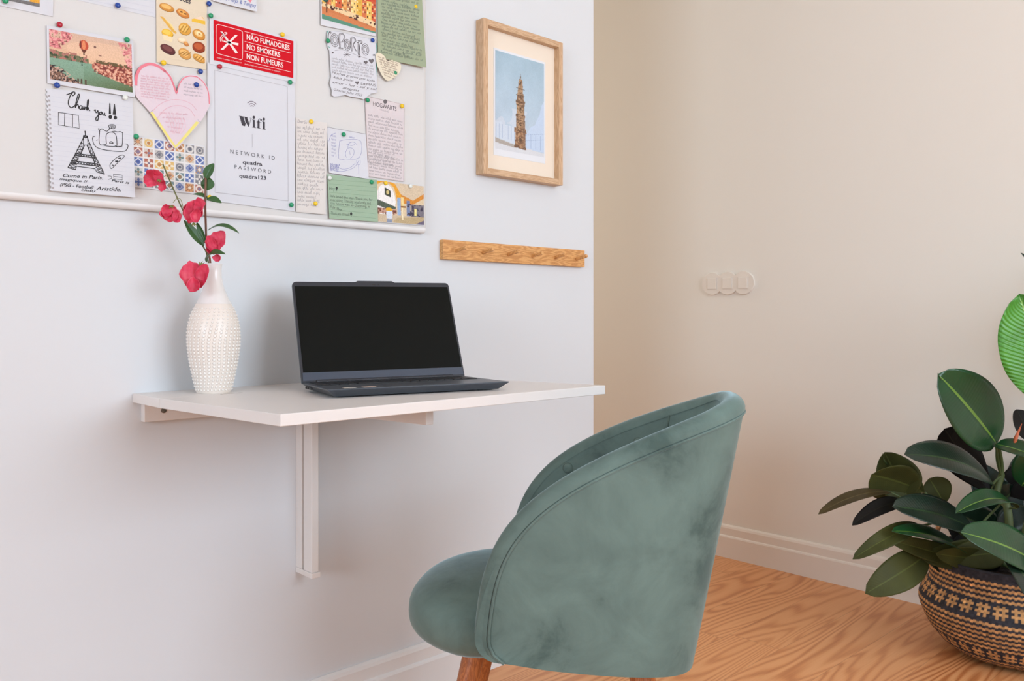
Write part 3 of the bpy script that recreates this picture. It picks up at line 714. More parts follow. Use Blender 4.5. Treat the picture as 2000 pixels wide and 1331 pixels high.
M_pencil = mat('pencil_grey', (164, 160, 164), .8); M_inkb = mat('blue_ink', (70, 96, 170), .7); M_grey = mat('ink_grey', (112, 106, 108), .8)
M_soft = mat('soft_grey_line', (176, 174, 180), .8); M_wifi = mat('print_dark', (62, 58, 66), .7); M_rule = mat('rule_blue_grey', (200, 202, 212), .8)
M_red = mat('sign_red', (206, 16, 34), .6, spec=.12); M_signw = mat('sign_white', (244, 222, 218), .5); M_yel = mat('yellow_crayon', (238, 226, 132), .8)
M_pinkp = mat('pink_paper', (224, 208, 215), .8); M_pinkc = mat('pink_crayon', (232, 130, 144), .8); M_pinkl = mat('pale_pink_crayon', (232, 178, 190), .8)
M_creamp = mat('cream_paper', (222, 216, 210), .8); M_green = mat('sage_paper', (158, 170, 140), .85); M_green2 = mat('sage_paper_blue', (160, 184, 158), .85)
M_rosep = mat('rose_paper', (219, 209, 210), .8); M_yelp = mat('old_cream_paper', (230, 220, 196), .85); M_brown = mat('brown_border', (150, 120, 108), .8)
M_teal = mat('teal_felt_pen', (70, 160, 140), .8); M_gink = mat('grey_green_ink', (112, 124, 110), .8); M_violet = mat('violet_ink', (132, 136, 190), .8)
M_edge = mat('paper_edge_line', (198, 190, 188), .8)

# --- postcard of a building at the top left
sh = Sheet('postcard', [(-60, -90), (103, -60), (103, 33), (-60, -1)], M_paper, 'white bordered postcard cut off by the top left corner of the photo', 'postcard', 1)
c = Canvas(60, 50, (196, 206, 214)); c.rect(0, 0, 1, .5, (150, 180, 200)); c.rect(.84, 0, 1, 1, (228, 166, 66)); c.rect(0, .88, 1, 1, (120, 118, 118))
for i in range(6): c.rect(.05+i*.13, .2, .07+i*.13, .9, (110, 120, 134))
for j in range(4): c.rect(0, .25+j*.17, .84, .28+j*.17, (150, 156, 166))
c.grain(24); sh.canvas('picture', [(-50, -70), (77, -48), (77, 14.5), (-50, -12)], c); sh.done({})
sh = Sheet('ruled_letter', [(118, -120), (303, -90), (303, 34), (118, -7)], M_paper, 'white ruled sheet hanging left of the pastry card at the top', 'letter', 0)
for i in range(6):
    y = 26-i*11; sh.line('r', [(122, y-40.5+4), (300, y)], .0005)
sh.done({'r': M_rule}, {'r': 'ruled_lines'})

# --- river and balloon postcard
sh = Sheet('postcard', [(90, 50), (259, 80), (261.5, 191.5), (91.5, 163)], M_paper, 'postcard of hot air balloons over a green river between pink trees', 'postcard', 3, lift=(0, 0, .003, 0))
c = Canvas(200, 116, (226, 192, 160), 3)
c.a = np.array([214, 180, 158.])*(1-c.Y[..., None])+np.array([236, 186, 142.])*c.Y[..., None]
c.ell(.7, .3, .5, .2, (238, 200, 168), al=.5)
hz = c.noise(6, 4, 9)
c.put((c.Y > .40+.18*c.X*.8+(hz-.5)*.04) & (c.X < .46), (116, 118, 88)); c.put((c.Y > .40) & (c.Y < .56) & (c.X < .44) & (c.noise(30, 20, 4) > .56), (176, 120, 108)); c.put((c.Y > .44) & (c.Y < .56) & (c.X < .44) & (c.noise(24, 16, 5) > .6), (70, 84, 62))
river = c.Y > .565-.02*c.X; c.put(river, (128, 162, 138)); c.put(river, (92, 104, 68), np.clip((c.Y-.6)*2.0*c.X*1.3+.0, 0, .95)); c.put(river & (c.X < .4), (150, 178, 160), .35)
c.poly([(.50, .55), (.62, .47), (.8, .47), (1, .50), (1, .88), (.78, .80), (.6, .72), (.5, .64)], (190, 112, 92))
m_ = (c.X > .5) & (c.Y > .46) & (c.Y < .47+.45*c.X) & (c.Y > .5-.04); n1_ = c.noise(50, 34, 11)
reg = (c.X > .52) & (c.Y > .5) & (c.Y < .5+.40*c.X) & (c.Y < .88); c.put(reg & (n1_ > .56), (226, 178, 152)); c.put(reg & (n1_ < .42), (126, 62, 58)); c.put((c.X > .55) & (c.Y > .46) & (c.Y < .53) & (c.noise(40, 30, 12) > .45), (108, 92, 64))
c.poly([(0, .70), (.08, .76), (.16, .86), (.26, .94), (.4, 1), (0, 1)], (132, 100, 84)); c.put((c.X+.9*(1-c.Y) < .38) & (c.Y > .7) & (c.noise(50, 34, 14) > .52), (62, 52, 54)); c.put((c.X+.9*(1-c.Y) < .38) & (c.Y > .72) & (c.noise(60, 40, 15) > .6), (206, 170, 152))
for x_ in (.33, .37, .42): c.seg(x_, .9, x_, .99, .03, (92, 70, 60))
nb = c.noise(26, 16, 21); nb2 = c.noise(50, 30, 22)
L1 = ((c.X < .28-.5*np.abs(c.Y-.08)) & (c.Y < .36)) | ((c.X > .82+.25*c.Y) & (c.Y < .5) & (c.Y > .03)); c.put(L1 & (nb > .44), (214, 128, 130)); c.put(L1 & (nb2 > .6), (236, 172, 166)); c.put(L1 & (nb2 < .3), (136, 74, 76))
c.ell(.405, .21, .055, .105, (192, 84, 62)); c.ell(.405, .21, .02, .1, (226, 140, 98)); c.ell(.365, .2, .012, .07, (110, 60, 52)); c.poly([(.37, .29), (.44, .29), (.415, .36), (.395, .36)], (110, 62, 50)); c.rect(.397, .37, .413, .395, (90, 60, 50))
c.ell(.54, .20, .014, .026, (120, 84, 76)); c.ell(.6, .36, .018, .012, (150, 108, 96)); c.seg(.38, .585, .38, .61, .02, (40, 60, 54)); c.ell(.38, .615, .012, .01, (40, 60, 54))
c.grain(22); sh.canvas('picture', [(94.6, 57.2), (255.5, 86.8), (257, 182), (96.3, 155.2)], c); sh.done({})

# --- pastry card
sh = Sheet('recipe_card', [(304, -70), (404, -52), (402, 137), (305, 122)], mat('card_cream', (226, 210, 184), .7), 'cream card printed with rows of golden pastries', 'card', 2)
sh.text('t', 'Doces', (340, -3), (372, 9), 13, .02, .3)
c = Canvas(120, 150, (226, 210, 184), 5)
def pastry(cx, cy, rx, ry, rot, base, hi, st=0):
    c.ell(cx, cy+.008, rx*1.05, ry*1.05, tuple(v*.72 for v in base), rot); c.ell(cx, cy, rx, ry, base, rot); c.ell(cx-.01, cy-.012, rx*.7, ry*.6, hi, rot)
    if st: 
        for k in range(3): c.ell(cx+(k-1)*rx*.5, cy, rx*.09, ry*.8, tuple(v*.8 for v in base), rot+.3)
pastry(.17, .08, .15, .065, .1, (206, 142, 66), (238, 190, 112)); pastry(.51, .12, .14, .07, .3, (204, 128, 62), (232, 172, 92)); c.ell(.48, .10, .03, .014, (110, 60, 40)); c.ell(.56, .12, .03, .014, (110, 60, 40))
c.poly([(.70, .19), (.93, .10), (1, .18), (1, .24), (.70, .23)], (236, 190, 70)); c.poly([(.72, .17), (.9, .10), (.99, .17)], (240, 214, 190))
c.poly([(.03, .27), (.1, .27), (.38, .50), (.36, .53), (.28, .5)], (226, 176, 84)); c.poly([(.1, .27), (.28, .38), (.34, .48)], (244, 216, 140))
pastry(.55, .40, .13, .11, .2, (222, 164, 72), (240, 196, 110), 1); pastry(.86, .45, .14, .09, .4, (208, 142, 62), (238, 200, 130)); c.ell(.86, .43, .06, .035, (250, 228, 180)); c.ell(.87, .44, .03, .015, (200, 140, 70))
pastry(.18, .54, .12, .07, .1, (236, 184, 60), (246, 206, 96)); c.poly([(.08, .58), (.3, .60), (.27, .69), (.1, .67)], (238, 220, 180)); pastry(.5, .62, .10, .05, 0, (234, 206, 166), (246, 228, 196)); pastry(.58, .67, .06, .035, .5, (206, 132, 70), (230, 170, 100))
pastry(.86, .69, .14, .10, -.1, (150, 66, 40), (190, 96, 56)); pastry(.19, .83, .16, .075, .35, (96, 52, 52), (124, 74, 72)); pastry(.55, .86, .14, .09, .6, (214, 156, 82), (238, 190, 116), 1); pastry(.87, .90, .15, .065, .4, (212, 152, 72), (236, 186, 104), 1)
c.grain(10); sh.canvas('picture', [(309, 3), (400, 25), (399, 126), (310, 112)], c); sh.done({'t': M_wifi}, {'t': 'lettering'})

# --- note with a pink heart sticker, top
sh = Sheet('note_card', [(413, -80), (498, -64), (498, 25), (413, 2.5)], M_paper, 'white card with blue signatures and a small pink heart, above the red sign', 'card', 3, lift=(0, 0, .006, .003))
sh.text('t', 'Jan, Maiya & Tanguy', (428, -1), (497, 17), 8, .0, .25); sh.poly('h', [(480, -4), (484, -7), (486, -3), (489, -5), (491, -1), (486, 7), (481, 1)]); sh.done({'t': M_inkb, 'h': M_pinkc}, {'t': 'writing', 'h': 'heart_drawing'})

# --- big crayon heart
hp = [(262.5, 187), (262, 175), (263, 155), (268, 138), (277, 127), (291, 123), (308, 127), (324, 138), (335, 155), (343, 186), (347, 166), (355, 153), (367, 147), (384, 148), (398, 160), (408, 183), (409, 197), (405, 213), (388, 241), (365, 266), (340, 291), (315, 256), (291.5, 221), (270, 197)]
hs = cr([(float(x), float(y)) for x, y in hp[:10]], 4)+cr([(float(x), float(y)) for x, y in hp[9:]]+[(262.5, 187.)], 4)[1:-1]
sh = Sheet('paper_heart', [(262, 122), (410, 122), (410, 292), (262, 292)], M_pinkp, 'big hand-cut pink paper heart with red and yellow crayon edges', 'paper heart', 3, outline=hs, lift=(.001, .001, .003, .003))
sh.curve('p', [(263.5, 168), (265, 150), (271, 136), (280, 129), (292, 126), (307, 130), (322, 141)], .0055); sh.curve('p', [(318, 137), (330, 150), (337, 166), (343, 184)], .0035)
sh.curve('p', [(344, 182), (348, 167), (357, 154), (369, 149.5), (383, 151)], .002); sh.curve('p', [(383, 151), (396, 162), (405, 180), (407, 204)], .002)
sh.poly('y', [(291.5, 221), (296, 219), (341, 286), (340, 291), (315, 256)]); sh.poly('y', [(387, 240), (381, 238), (341, 285), (340, 291), (365, 266)])
sh.curve('l', [(296, 218), (310, 205), (328, 197), (350, 196), (370, 203), (382, 216)], .0008)
sh.curve('l', [(300, 240), (320, 215), (345, 207), (368, 214), (378, 228)], .0008)
for i in range(14):
    sh.scrawl('w', (272+abs(i-4)*.6, 150+i*5), (332-(i > 7)*8, 157+i*5), 3, i+60, .0003) if i < 9 else sh.scrawl('w', (310+(i-9)*5, 222+(i-9)*9), (366-(i-9)*4, 226+(i-9)*9), 3, i+60, .0003)
for i in range(4): sh.scrawl('v', (357, 165+i*7), (395, 170+i*7), 3, i+90, .0003)
sh.line('v', [(291, 221), (297, 215)], .0008); sh.line('v', [(384, 234), (390, 241)], .0008)
for i in range(6): sh.curve('c', [(322+i*7, 222+i*2), (330+i*6, 240+i*2), (336+i*3, 262)], .0010)
sh.done({'p': M_pinkc, 'y': M_yel, 'l': M_pinkl, 'w': M_pinkl, 'v': M_soft, 'c': mat('faint_pink_crayon', (236, 196, 206), .8)}, {'p': 'crayon_outline', 'y': 'yellow_edge', 'l': 'crayon_arc', 'c': 'crayon_shading'})

# --- thank you note (pixel coordinates read in a 4.753x enlargement)
Z4 = lambda pts: [(60+x/4.753, 160+y/4.753) for x, y in pts]
Z1 = lambda pts: [(x/4.755, y/4.755) for x, y in pts]
ol = [(91, 168), (258, 190), (260.5, 387), (97, 374)]
per = []
for i in range(22):
    y = 374-i*9.3; x = 97.2-(i*9.3)/206*6; per += [(x, y), (x-2.6, y-1.2), (x-2.8, y-4.5), (x, y-5.4)]
sh = Sheet('thank_you_note', ol, M_paper, 'torn ruled note saying Thank you with a drawn iron tower', 'note', 1, outline=per+[(258, 189), (260.5, 387)], lift=(0, .002, .009, .007))
k = 'i'
for st in ([(612,885),(650,870),(672,858),(690,858),(693,872),(680,888),(664,892)], [(672,862),(650,890),(634,930),(630,965),(640,992),(660,1003),(690,985),(712,955),(730,905),(734,882),(724,880),(712,915),(700,960),(694,1005)],
           [(694,1005),(706,982),(718,975),(724,990),(728,1014)], [(757,990),(744,985),(732,1000),(738,1018),(752,1014),(758,990),(760,1018),(770,1014)], [(770,1016),(775,992),(778,1022),(788,1000),(797,1002),(799,1027)],
           [(799,1027),(808,1000),(820,940),(813,930),(806,960),(803,1030)], [(803,1018),(820,1003),(814,1018),(832,1032)],
           [(868,1032),(880,1022),(881,1042),(892,1050),(903,1030),(908,1070),(905,1110),(894,1126),(882,1112),(890,1092),(912,1072),(925,1058)],
           [(930,1042),(918,1054),(926,1070),(940,1058),(934,1042),(945,1046)], [(945,1048),(948,1068),(958,1074),(966,1052),(967,1074),(980,1078)]):
    sh.curve(k, Z1(st), .0019)
sh.poly(k, Z1([(1011,960),(1020,962),(1026,1064),(1004,1064)])); sh.poly(k, Z1([(1054,968),(1062,968),(1074,1070),(1040,1068)]))
sh.disc(k, Z1([(1018, 1090)])[0], 3.5, 4); sh.disc(k, Z1([(1065, 1096)])[0], 3.4, 3.8)
sh.line(k, Z1([(538,1047),(722,1076),(728,1196),(535,1164),(538,1044)]), .0011); sh.line(k, Z1([(595,1056),(591,1174)]), .0011); sh.line(k, Z1([(668,1066),(666,1186)]), .0011)
# arch
for st in ([(625,432),(625,455),(652,440),(672,452),(700,462),(722,440),(720,405),(772,404),(770,438),(742,436),(722,438)], [(740,470),(770,462),(800,470),(822,466),(850,480)], [(738,406),(740,434)], [(756,406),(757,434)], [(632,455),(628,580),(690,586)], [(846,480),(836,602),(770,594)], [(694,584),(690,520),(700,484),(740,470),(776,486),(788,530),(790,592)], [(660,590),(720,604),(836,604)], [(722,578),(726,562),(744,560),(754,572),(752,582)], [(728,572),(750,574)],
           [(590,510),(568,516),(566,545),(580,590),(620,622),(700,640),(790,650),(860,648),(888,622),(892,590),(872,580)], [(600,548),(612,542)]):
    sh.curve(k, Z4(st), .0013, 3)
# iron tower
for st in ([(496,458),(498,500)], [(490,470),(503,470)], [(480,502),(516,506)], [(482,516),(518,520)], [(482,502),(478,530),(395,690),(332,802)], [(516,506),(520,532),(590,700),(672,862)], [(332,802),(402,822)], [(402,822),(414,788),(582,812),(600,842)], [(600,842),(672,864)],
           [(400,668),(585,692)], [(392,688),(596,714)], [(372,736),(616,768)], [(360,760),(624,790)], [(490,590),(455,675)], [(512,594),(552,690)], [(432,708),(412,742)], [(566,716),(585,760)], [(486,592),(514,592)]):
    sh.line(k, Z4(st), .0015)
def hatch(a0, a1, b0, b1, n):
    for i in range(n):
        t, t2 = i/n, (i+1)/n; A = lambda q: (a0[0]+(a1[0]-a0[0])*q, a0[1]+(a1[1]-a0[1])*q); B = lambda q: (b0[0]+(b1[0]-b0[0])*q, b0[1]+(b1[1]-b0[1])*q)
        sh.line(k, Z4([A(t), B(t2)]), .0011); sh.line(k, Z4([B(t), A(t2)]), .0011)
hatch((480, 530), (400, 668), (488, 592), (455, 675), 4); hatch((518, 530), (585, 690), (512, 594), (552, 688), 4); hatch((402, 670), (585, 693), (396, 688), (592, 714), 8); hatch((392, 690), (334, 802), (440, 700), (402, 822), 5); hatch((585, 700), (672, 862), (560, 716), (604, 842), 6); hatch((374, 738), (614, 768), (364, 762), (622, 790), 10); hatch((482, 502), (518, 506), (480, 528), (520, 530), 2)
# pen
sh.curve(k, Z4([(728,808),(722,780),(745,745),(790,705),(830,685),(854,688),(850,706),(800,750),(745,806),(728,808)]), .0011, 3); sh.line(k, Z4([(745,775),(760,790)]), .002); sh.line(k, Z4([(772,745),(800,742)]), .003); sh.line(k, Z4([(800,715),(826,712)]), .002)
for tx, a, b_, hh in (('Come in Paris.', (285,888), (655,912), 36), ('magique !!', (252,915), (512,944), 26), ('Paris is', (735,930), (900,955), 26), ('(PSG - Football', (258,972), (570,1002), 34), ('club)', (452,1018), (585,1030), 24), ('Aristide.', (590,1010), (822,1022), 40)):
    A, B_ = Z4([a])[0], Z4([b_])[0]; sh.text(k, tx, A, B_, hh/4.753*.9, .015, .3)
sh.line(k, Z4([(755,862),(835,872),(836,915),(756,905),(755,862)]), .001); sh.line(k, Z4([(756,885),(836,893)]), .001); sh.curve(k, Z4([(700,880),(730,882),(735,900),(705,912)]), .0008)
for i in range(19):
    y = 186+i*9.6
    sh.line('r', [(100+i*.1, y+3), (256, y+3+22-i*.55)], .0004, e=.00015)
for i in range(21):
    x, y = 98.0-5.6*(1-i/21)+.6, 186+i*9.0; sh.poly('h', [(x, y), (x+4, y+.6), (x+4, y+4.4), (x, y+3.8)], e=.0002)
sh.done({'i': M_black, 'r': M_rule, 'h': mat('punch_hole_grey', (176, 170, 172), .9)}, {'i': 'drawing', 'r': 'ruled_lines', 'h': 'punched_holes'})

# --- tile postcard
sh = Sheet('postcard', [(256.5, 264.5), (399.5, 286), (398.5, 381.5), (258, 366)], M_paper, 'postcard of blue and ochre patterned tiles behind the flowers', 'postcard', 2)
c = Canvas(7*26, 5*26, (236, 234, 232), 8); rg = random.Random(4)
pal = [((88, 112, 176), (222, 226, 236), (60, 80, 150)), ((214, 150, 96), (240, 226, 206), (150, 96, 66)), ((126, 126, 132), (226, 222, 216), (90, 92, 104)), ((230, 186, 104), (246, 236, 206), (190, 120, 60)), ((108, 120, 160), (236, 226, 212), (186, 140, 90)), ((98, 128, 130), (230, 232, 226), (150, 110, 70)), ((176, 96, 76), (240, 226, 214), (120, 110, 140))]
for j in range(5):
    for i in range(7):
        A_, B_, C_ = pal[rg.randrange(len(pal))]; x0, y0, x1, y1 = (i+.06)/7, (j+.06)/5, (i+.94)/7, (j+.94)/5; cx, cy = (i+.5)/7, (j+.5)/5
        if rg.random() < .4: A_, B_ = tuple(v*.9 for v in B_), A_
        m_ = c.rect(x0, y0, x1, y1, A_); u = (c.X-cx)*7*2; v = (c.Y-cy)*5*2; rr_ = np.sqrt(u*u+v*v); an = np.arctan2(v, u); kd = rg.randrange(4)
        if kd == 0: c.put(m_ & (np.abs(rr_-.62) < .16), B_); c.put(m_ & (rr_ < .3), C_)
        elif kd == 1: c.put(m_ & (rr_ < .55+.3*np.cos(4*an)), B_); c.put(m_ & (rr_ < .22), C_)
        elif kd == 2: c.put(m_ & (np.abs(np.abs(u)+np.abs(v)-.75) < .14), B_); c.put(m_ & (rr_ < .34+.14*np.cos(8*an)), C_)
        else: c.put(m_ & (rr_ < .5+.25*np.cos(8*an)), C_); c.put(m_ & (rr_ < .3), B_); c.put(m_ & (np.sqrt((np.abs(u)-.88)**2+(np.abs(v)-.88)**2) < .35), C_)
c.a = c.a*.8+np.array([186, 182, 180])*.2; c.grain(16); sh.canvas('picture', [(258, 266), (398.5, 287), (397.2, 379.5), (259.5, 364)], c); sh.done({})

# --- red no smoking sign
sg_ = Sheet('sign_backing_sheet', [(408, 33.5), (576, 78), (576, 163), (408, 125.5)], M_paper, 'white sheet the red sign is mounted on', 'paper', 3)
sg_.done({})
sh = Sheet('no_smoking_sign', [(415.6, 39.4), (571.2, 81.2), (570.9, 153.3), (416, 118)], M_red, 'red no smoking sign in three languages with a crossed cigarette', 'sign', 4)
Z2 = lambda pts: [(380+x/6.654, y/6.654) for x, y in pts]
sh.curve('w', Z2([(300,325),(560,395),(600,415),(612,450),(610,740),(595,778),(560,775),(310,708),(280,690),(270,650),(268,370),(275,335),(300,325)]), .0011)
for y0, y1 in ((415, 578), (545, 697), (668, 818), (795, 942)): sh.line('w', Z2([(638, y0), (1240, y1)]), .0009)
for tx, a, b_, hh in (('NÃO FUMADORES', (665,515), (1222,660), 66), ('NO SMOKERS', (665,642), (1100,750), 66), ('NON FUMEURS', (665,768), (1140,885), 66)):
    sh.text('w', tx, Z2([a])[0], Z2([b_])[0], hh/6.654, .02)
sh.text('w', 'multas e coimas conforme a lei', Z2([(280, 762)])[0], Z2([(598, 830)])[0], 2.6); sh.text('w', 'proibido fumar neste estabelecimento, livro de reclamações', Z2([(640, 845)])[0], Z2([(1105, 948)])[0], 2.6)
sh.poly('w', Z2([(322,415),(350,418),(552,690),(520,700)])); sh.poly('w', Z2([(515,460),(548,466),(362,655),(326,650)])); sh.poly('w', Z2([(365,535),(558,568),(556,600),(365,552)]))
for st in ([(328,548),(322,500),(345,470),(372,462),(405,440)], [(348,545),(345,505),(365,485),(395,475)], [(360,455),(345,440),(330,425)], [(375,430),(408,432),(405,455)]): sh.curve('w', Z2(st), .0013)
sh.done({'w': M_signw}, {'w': 'lettering'})

# --- wifi sheet
sh = Sheet('wifi_sheet', [(404, 122), (575.5, 160), (575, 413.5), (404, 391.5)], M_paper, 'large white sheet printed with the Wifi network and password', 'notice', 2)
Z5 = lambda pts: [(400+x/4.754, 160+y/4.754) for x, y in pts]
sh.line('l', [(418.2, 137.7), (560, 169.3)], .0006); sh.line('l', [(418.9, 376.2), (562, 392.9)], .0009); sh.line('l', [(418.2, 137.7), (418.9, 376.2)], .0005); sh.line('l', [(560, 169.3), (562, 392.9)], .0006)
for r_, w_ in ((11.5, .0016), (7.8, .0015), (4.2, .0015)):
    cx, cy = 491, 212; pts = [(cx+r_*math.sin(a), cy+r_*math.sin(a)*.13-r_*1.15*math.cos(a)) for a in np.linspace(-.85, .85, 12)]; sh.line('g', pts, w_)
W = 'b'
sh.poly(W, Z5([(316,317),(352,324),(372,388),(366,414),(340,405)])); sh.poly(W, Z5([(362,326),(388,331),(408,392),(402,420),(372,372)])); sh.line(W, Z5([(366,412),(385,352)]), .0009); sh.line(W, Z5([(402,418),(424,345)]), .0009)
sh.line(W, Z5([(312,318),(360,327)]), .0008); sh.line(W, Z5([(358,326),(394,333)]), .0008); sh.line(W, Z5([(412,338),(430,342)]), .0008)
def serif_i(x, y): sh.disc(W, Z5([(x, y-38)])[0], 2.4, 2.9); sh.poly(W, Z5([(x-9,y-16),(x+10,y-12),(x+10,y+58),(x-9,y+54)])); sh.line(W, Z5([(x-17,y+52),(x+19,y+60)]), .0010); sh.line(W, Z5([(x-17,y-17),(x+4,y-12)]), .0009)
serif_i(450, 369); serif_i(543, 386)
sh.poly(W, Z5([(484,360),(503,362),(503,432),(484,428)])); sh.curve(W, Z5([(494,365),(495,352),(504,346),(516,350)]), .0016); sh.disc(W, Z5([(517,356)])[0], 1.7); sh.line(W, Z5([(474,374),(524,384)]), .0010); sh.line(W, Z5([(476,427),(512,435)]), .0010)
sh.line('l2', Z5([(434,485),(436,610)]), .0006)
for tx, a, b_, hh, bo in (('N E T W O R K   I D', (232,665), (645,728), 38, -.004), ('quadra', (347,762), (528,782), 36, .02), ('P A S S W O R D', (272,806), (610,855), 36, -.004), ('quadra123', (315,890), (565,912), 36, .02)):
    sh.text('g2', tx, Z5([a])[0], Z5([b_])[0], hh/4.754*.98, bo)
sh.done({'l': M_pencil, 'g': mat('print_mauve_grey', (120, 106, 118), .7), 'b': M_wifi, 'l2': M_pencil, 'g2': M_wifi}, {'l': 'printed_border', 'g': 'wifi_symbol', 'b': 'title_lettering', 'l2': 'divider_line', 'g2': 'lettering'})

# --- letters on the right half
Z6 = lambda pts: [(560+x/5.323, 220+y/5.323) for x, y in pts]
sh = Sheet('letter', [(576, 230.5), (636, 241), (633.5, 419.5), (577.4, 414.6)], M_creamp, 'narrow cream handwritten letter beside the wifi sheet', 'letter', 3, lift=(0, .003, .003, 0))
sh.text('w', 'Dear Su', Z6([(104, 108)])[0], Z6([(200, 122)])[0], 6.5, 0, .2)
for i in range(20): sh.scrawl('w', Z6([(100+(i % 3)*4, 165+i*42)])[0], Z6([(385-(i*37 % 90)*(i > 13), 190+i*42-i*.4)])[0], 5, 200+i, .00045)
sh.line('b', [(578, 233), (579, 413), (632, 418)], .0003); sh.done({'w': M_pencil, 'b': M_edge}, {'b': 'edge_line'})
sh = Sheet('child_drawing', [(637, 248.3), (713, 262), (717, 350.5), (640, 338)], M_paper, 'small white sheet with a faint blue ink drawing under a green pin', 'drawing', 3, lift=(0, 0, .004, .003))
for st in ([(540,300),(610,285),(760,300),(745,470),(600,485),(530,480),(540,300)], [(610,470),(600,430),(620,380),(660,370),(690,400),(680,450),(650,480)], [(625,370),(640,320),(690,310),(720,340)], [(430,300),(450,240),(500,215)], [(440,560),(460,600),(560,615),(680,580),(740,500)], [(500,560),(560,590),(640,580),(700,530)], [(715,495),(720,540),(750,540),(752,492)], [(733,545),(734,640)], [(640,400),(650,440)], [(610,330),(660,345),(700,335)]):
    sh.curve('d', Z6(st), .0007, 3)
for i in range(4): sh.scrawl('w', Z6([(440, 545+i*18)])[0], Z6([(540, 560+i*18)])[0], 5, 300+i, .0006)
for i in range(7): sh.scrawl('w', Z6([(455, 250+i*34)])[0], Z6([(515, 262+i*34)])[0], 3.6, 330+i, .0003)
sh.scrawl('w', Z6([(640, 265)])[0], Z6([(700, 272)])[0], 4, 350, .0005); sh.line('e', Z6([(408,152),(810,226)]), .0012); sh.done({'d': M_violet, 'w': M_violet, 'e': M_pencil}, {'d': 'drawing', 'e': 'top_edge_line'})
Z3 = lambda pts: [(600+x/5.544, y/5.544) for x, y in pts]
sh = Sheet('letter', [(711.5, 187.5), (788.7, 204), (788, 355.5), (717, 345.3)], M_rosep, 'letter with a dark serif heading and small crest under two pins', 'letter', 2)
sh.text('h', 'HOGWARTS', Z3([(708, 1148)])[0], Z3([(960, 1205)])[0], 8.5, .0); sh.disc('c', Z3([(838, 1103)])[0], 3.8, 4.2); sh.scrawl('w', Z3([(780, 1195)])[0], Z3([(880, 1222)])[0], 3, 11, .0003)
for i in range(15): sh.scrawl('w', (717+(i % 2), 226+i*6.6), (786-(i*29 % 20)*(i % 4 == 3), 240+i*6.3), 3.8, 400+i, .00045)
for i in range(4): sh.scrawl('w', (727, 297+i*7), (770, 304+i*7), 3.2, 430+i, .0003)
for i in range(4): sh.scrawl('w', (720, 322+i*6), (784, 333+i*6), 3.6, 450+i, .00045)
sh.line('b', [(712.2, 188.2), (788, 204.5), (787.2, 354.5), (717.6, 344.5), (712.2, 188.2)], .0007); sh.done({'h': M_wifi, 'c': M_grey, 'w': M_pencil, 'b': M_brown}, {'h': 'heading', 'c': 'crest', 'b': 'border_line'})
sh = Sheet('note_card', [(637.6, 341), (734, 352), (735.7, 434.3), (640.5, 427)], M_green2, 'green ruled note at the bottom edge of the board', 'note', 4, lift=(0, 0, .002, .003))
for i in range(9): sh.line('r', Z6([(430, 700+i*44), (915, 735+i*46)]), .0004)
sh.text('w', 'Hey', Z6([(432, 808)])[0], Z6([(488, 812)])[0], 7); sh.disc('k', Z6([(508, 790)])[0], 2, 2.8); sh.line('k', Z6([(508, 795), (509, 820)]), .0008)
for i, (tx, x1_) in enumerate((('We loved the stay. Thank you for', 880), ('everything. The city was lovely and', 860), ('the house was so charming, it', 850), ('felt like', 560))): sh.text('w', tx, Z6([(440, 885+i*36)])[0], Z6([(x1_, 922+i*36)])[0], 5.4)
sh.text('w', 'Thank you so much', Z6([(445, 1065)])[0], Z6([(635, 1078)])[0], 6.4); sh.disc('k', Z6([(656, 1055)])[0], 2.2, 3); sh.line('k', Z6([(656, 1060), (657, 1085)]), .0008)
sh.done({'r': mat('note_rule_green', (120, 148, 122), .8), 'w': M_gink, 'k': M_black}, {'r': 'ruled_lines', 'k': 'heart_marks'})
# station photo
sh = Sheet('postcard', [(733.6, 352), (826.6, 363.6), (827.3, 441.3), (735.8, 434.3)], M_paper, 'colour photo card of a tall station hall with yellow arches', 'postcard', 3)
c = Canvas(120, 96, (222, 200, 166), 6)
c.poly([(.35, 0), (1, 0), (1, .28), (.75, .42), (.5, .3), (.4, .15)], (216, 196, 168)); c.poly([(.5, .28), (.76, .40), (1, .20), (1, .32), (.76, .50), (.5, .5)], (214, 142, 62)); c.poly([(.0, .1), (.1, .03), (.24, .02), (.36, .14), (.42, .5), (.5, .7), (.5, .28), (.38, .04), (.3, 0), (0, 0)], (232, 164, 56))
c.ell(.18, .48, .2, .42, (240, 236, 232)); c.rect(0, .3, .02, .6, (240, 236, 232)); c.poly([(0, .45), (.38, .6), (.38, .72), (0, .6)], (88, 98, 84)); c.poly([(.16, .14), (.28, .22), (.28, .38), (.16, .33)], (72, 74, 60)); c.ell(.22, .26, .03, .05, (208, 190, 130))
for x_ in (.04, .1, .31, .35): c.seg(x_, .2, x_, .5, .008, (196, 190, 200))
c.rect(.42, .36, .49, .8, (150, 176, 208)); c.rect(.50, .34, .56, .62, (240, 214, 150)); c.rect(.62, .42, .69, .8, (120, 134, 170)); c.rect(.70, .5, 1, .8, (128, 122, 130)); c.put((c.X > .6) & (c.Y > .5) & (c.Y < .86) & (c.noise(20, 16, 4) > .55), (72, 66, 82)); c.rect(.78, .6, .83, .78, (236, 224, 150))
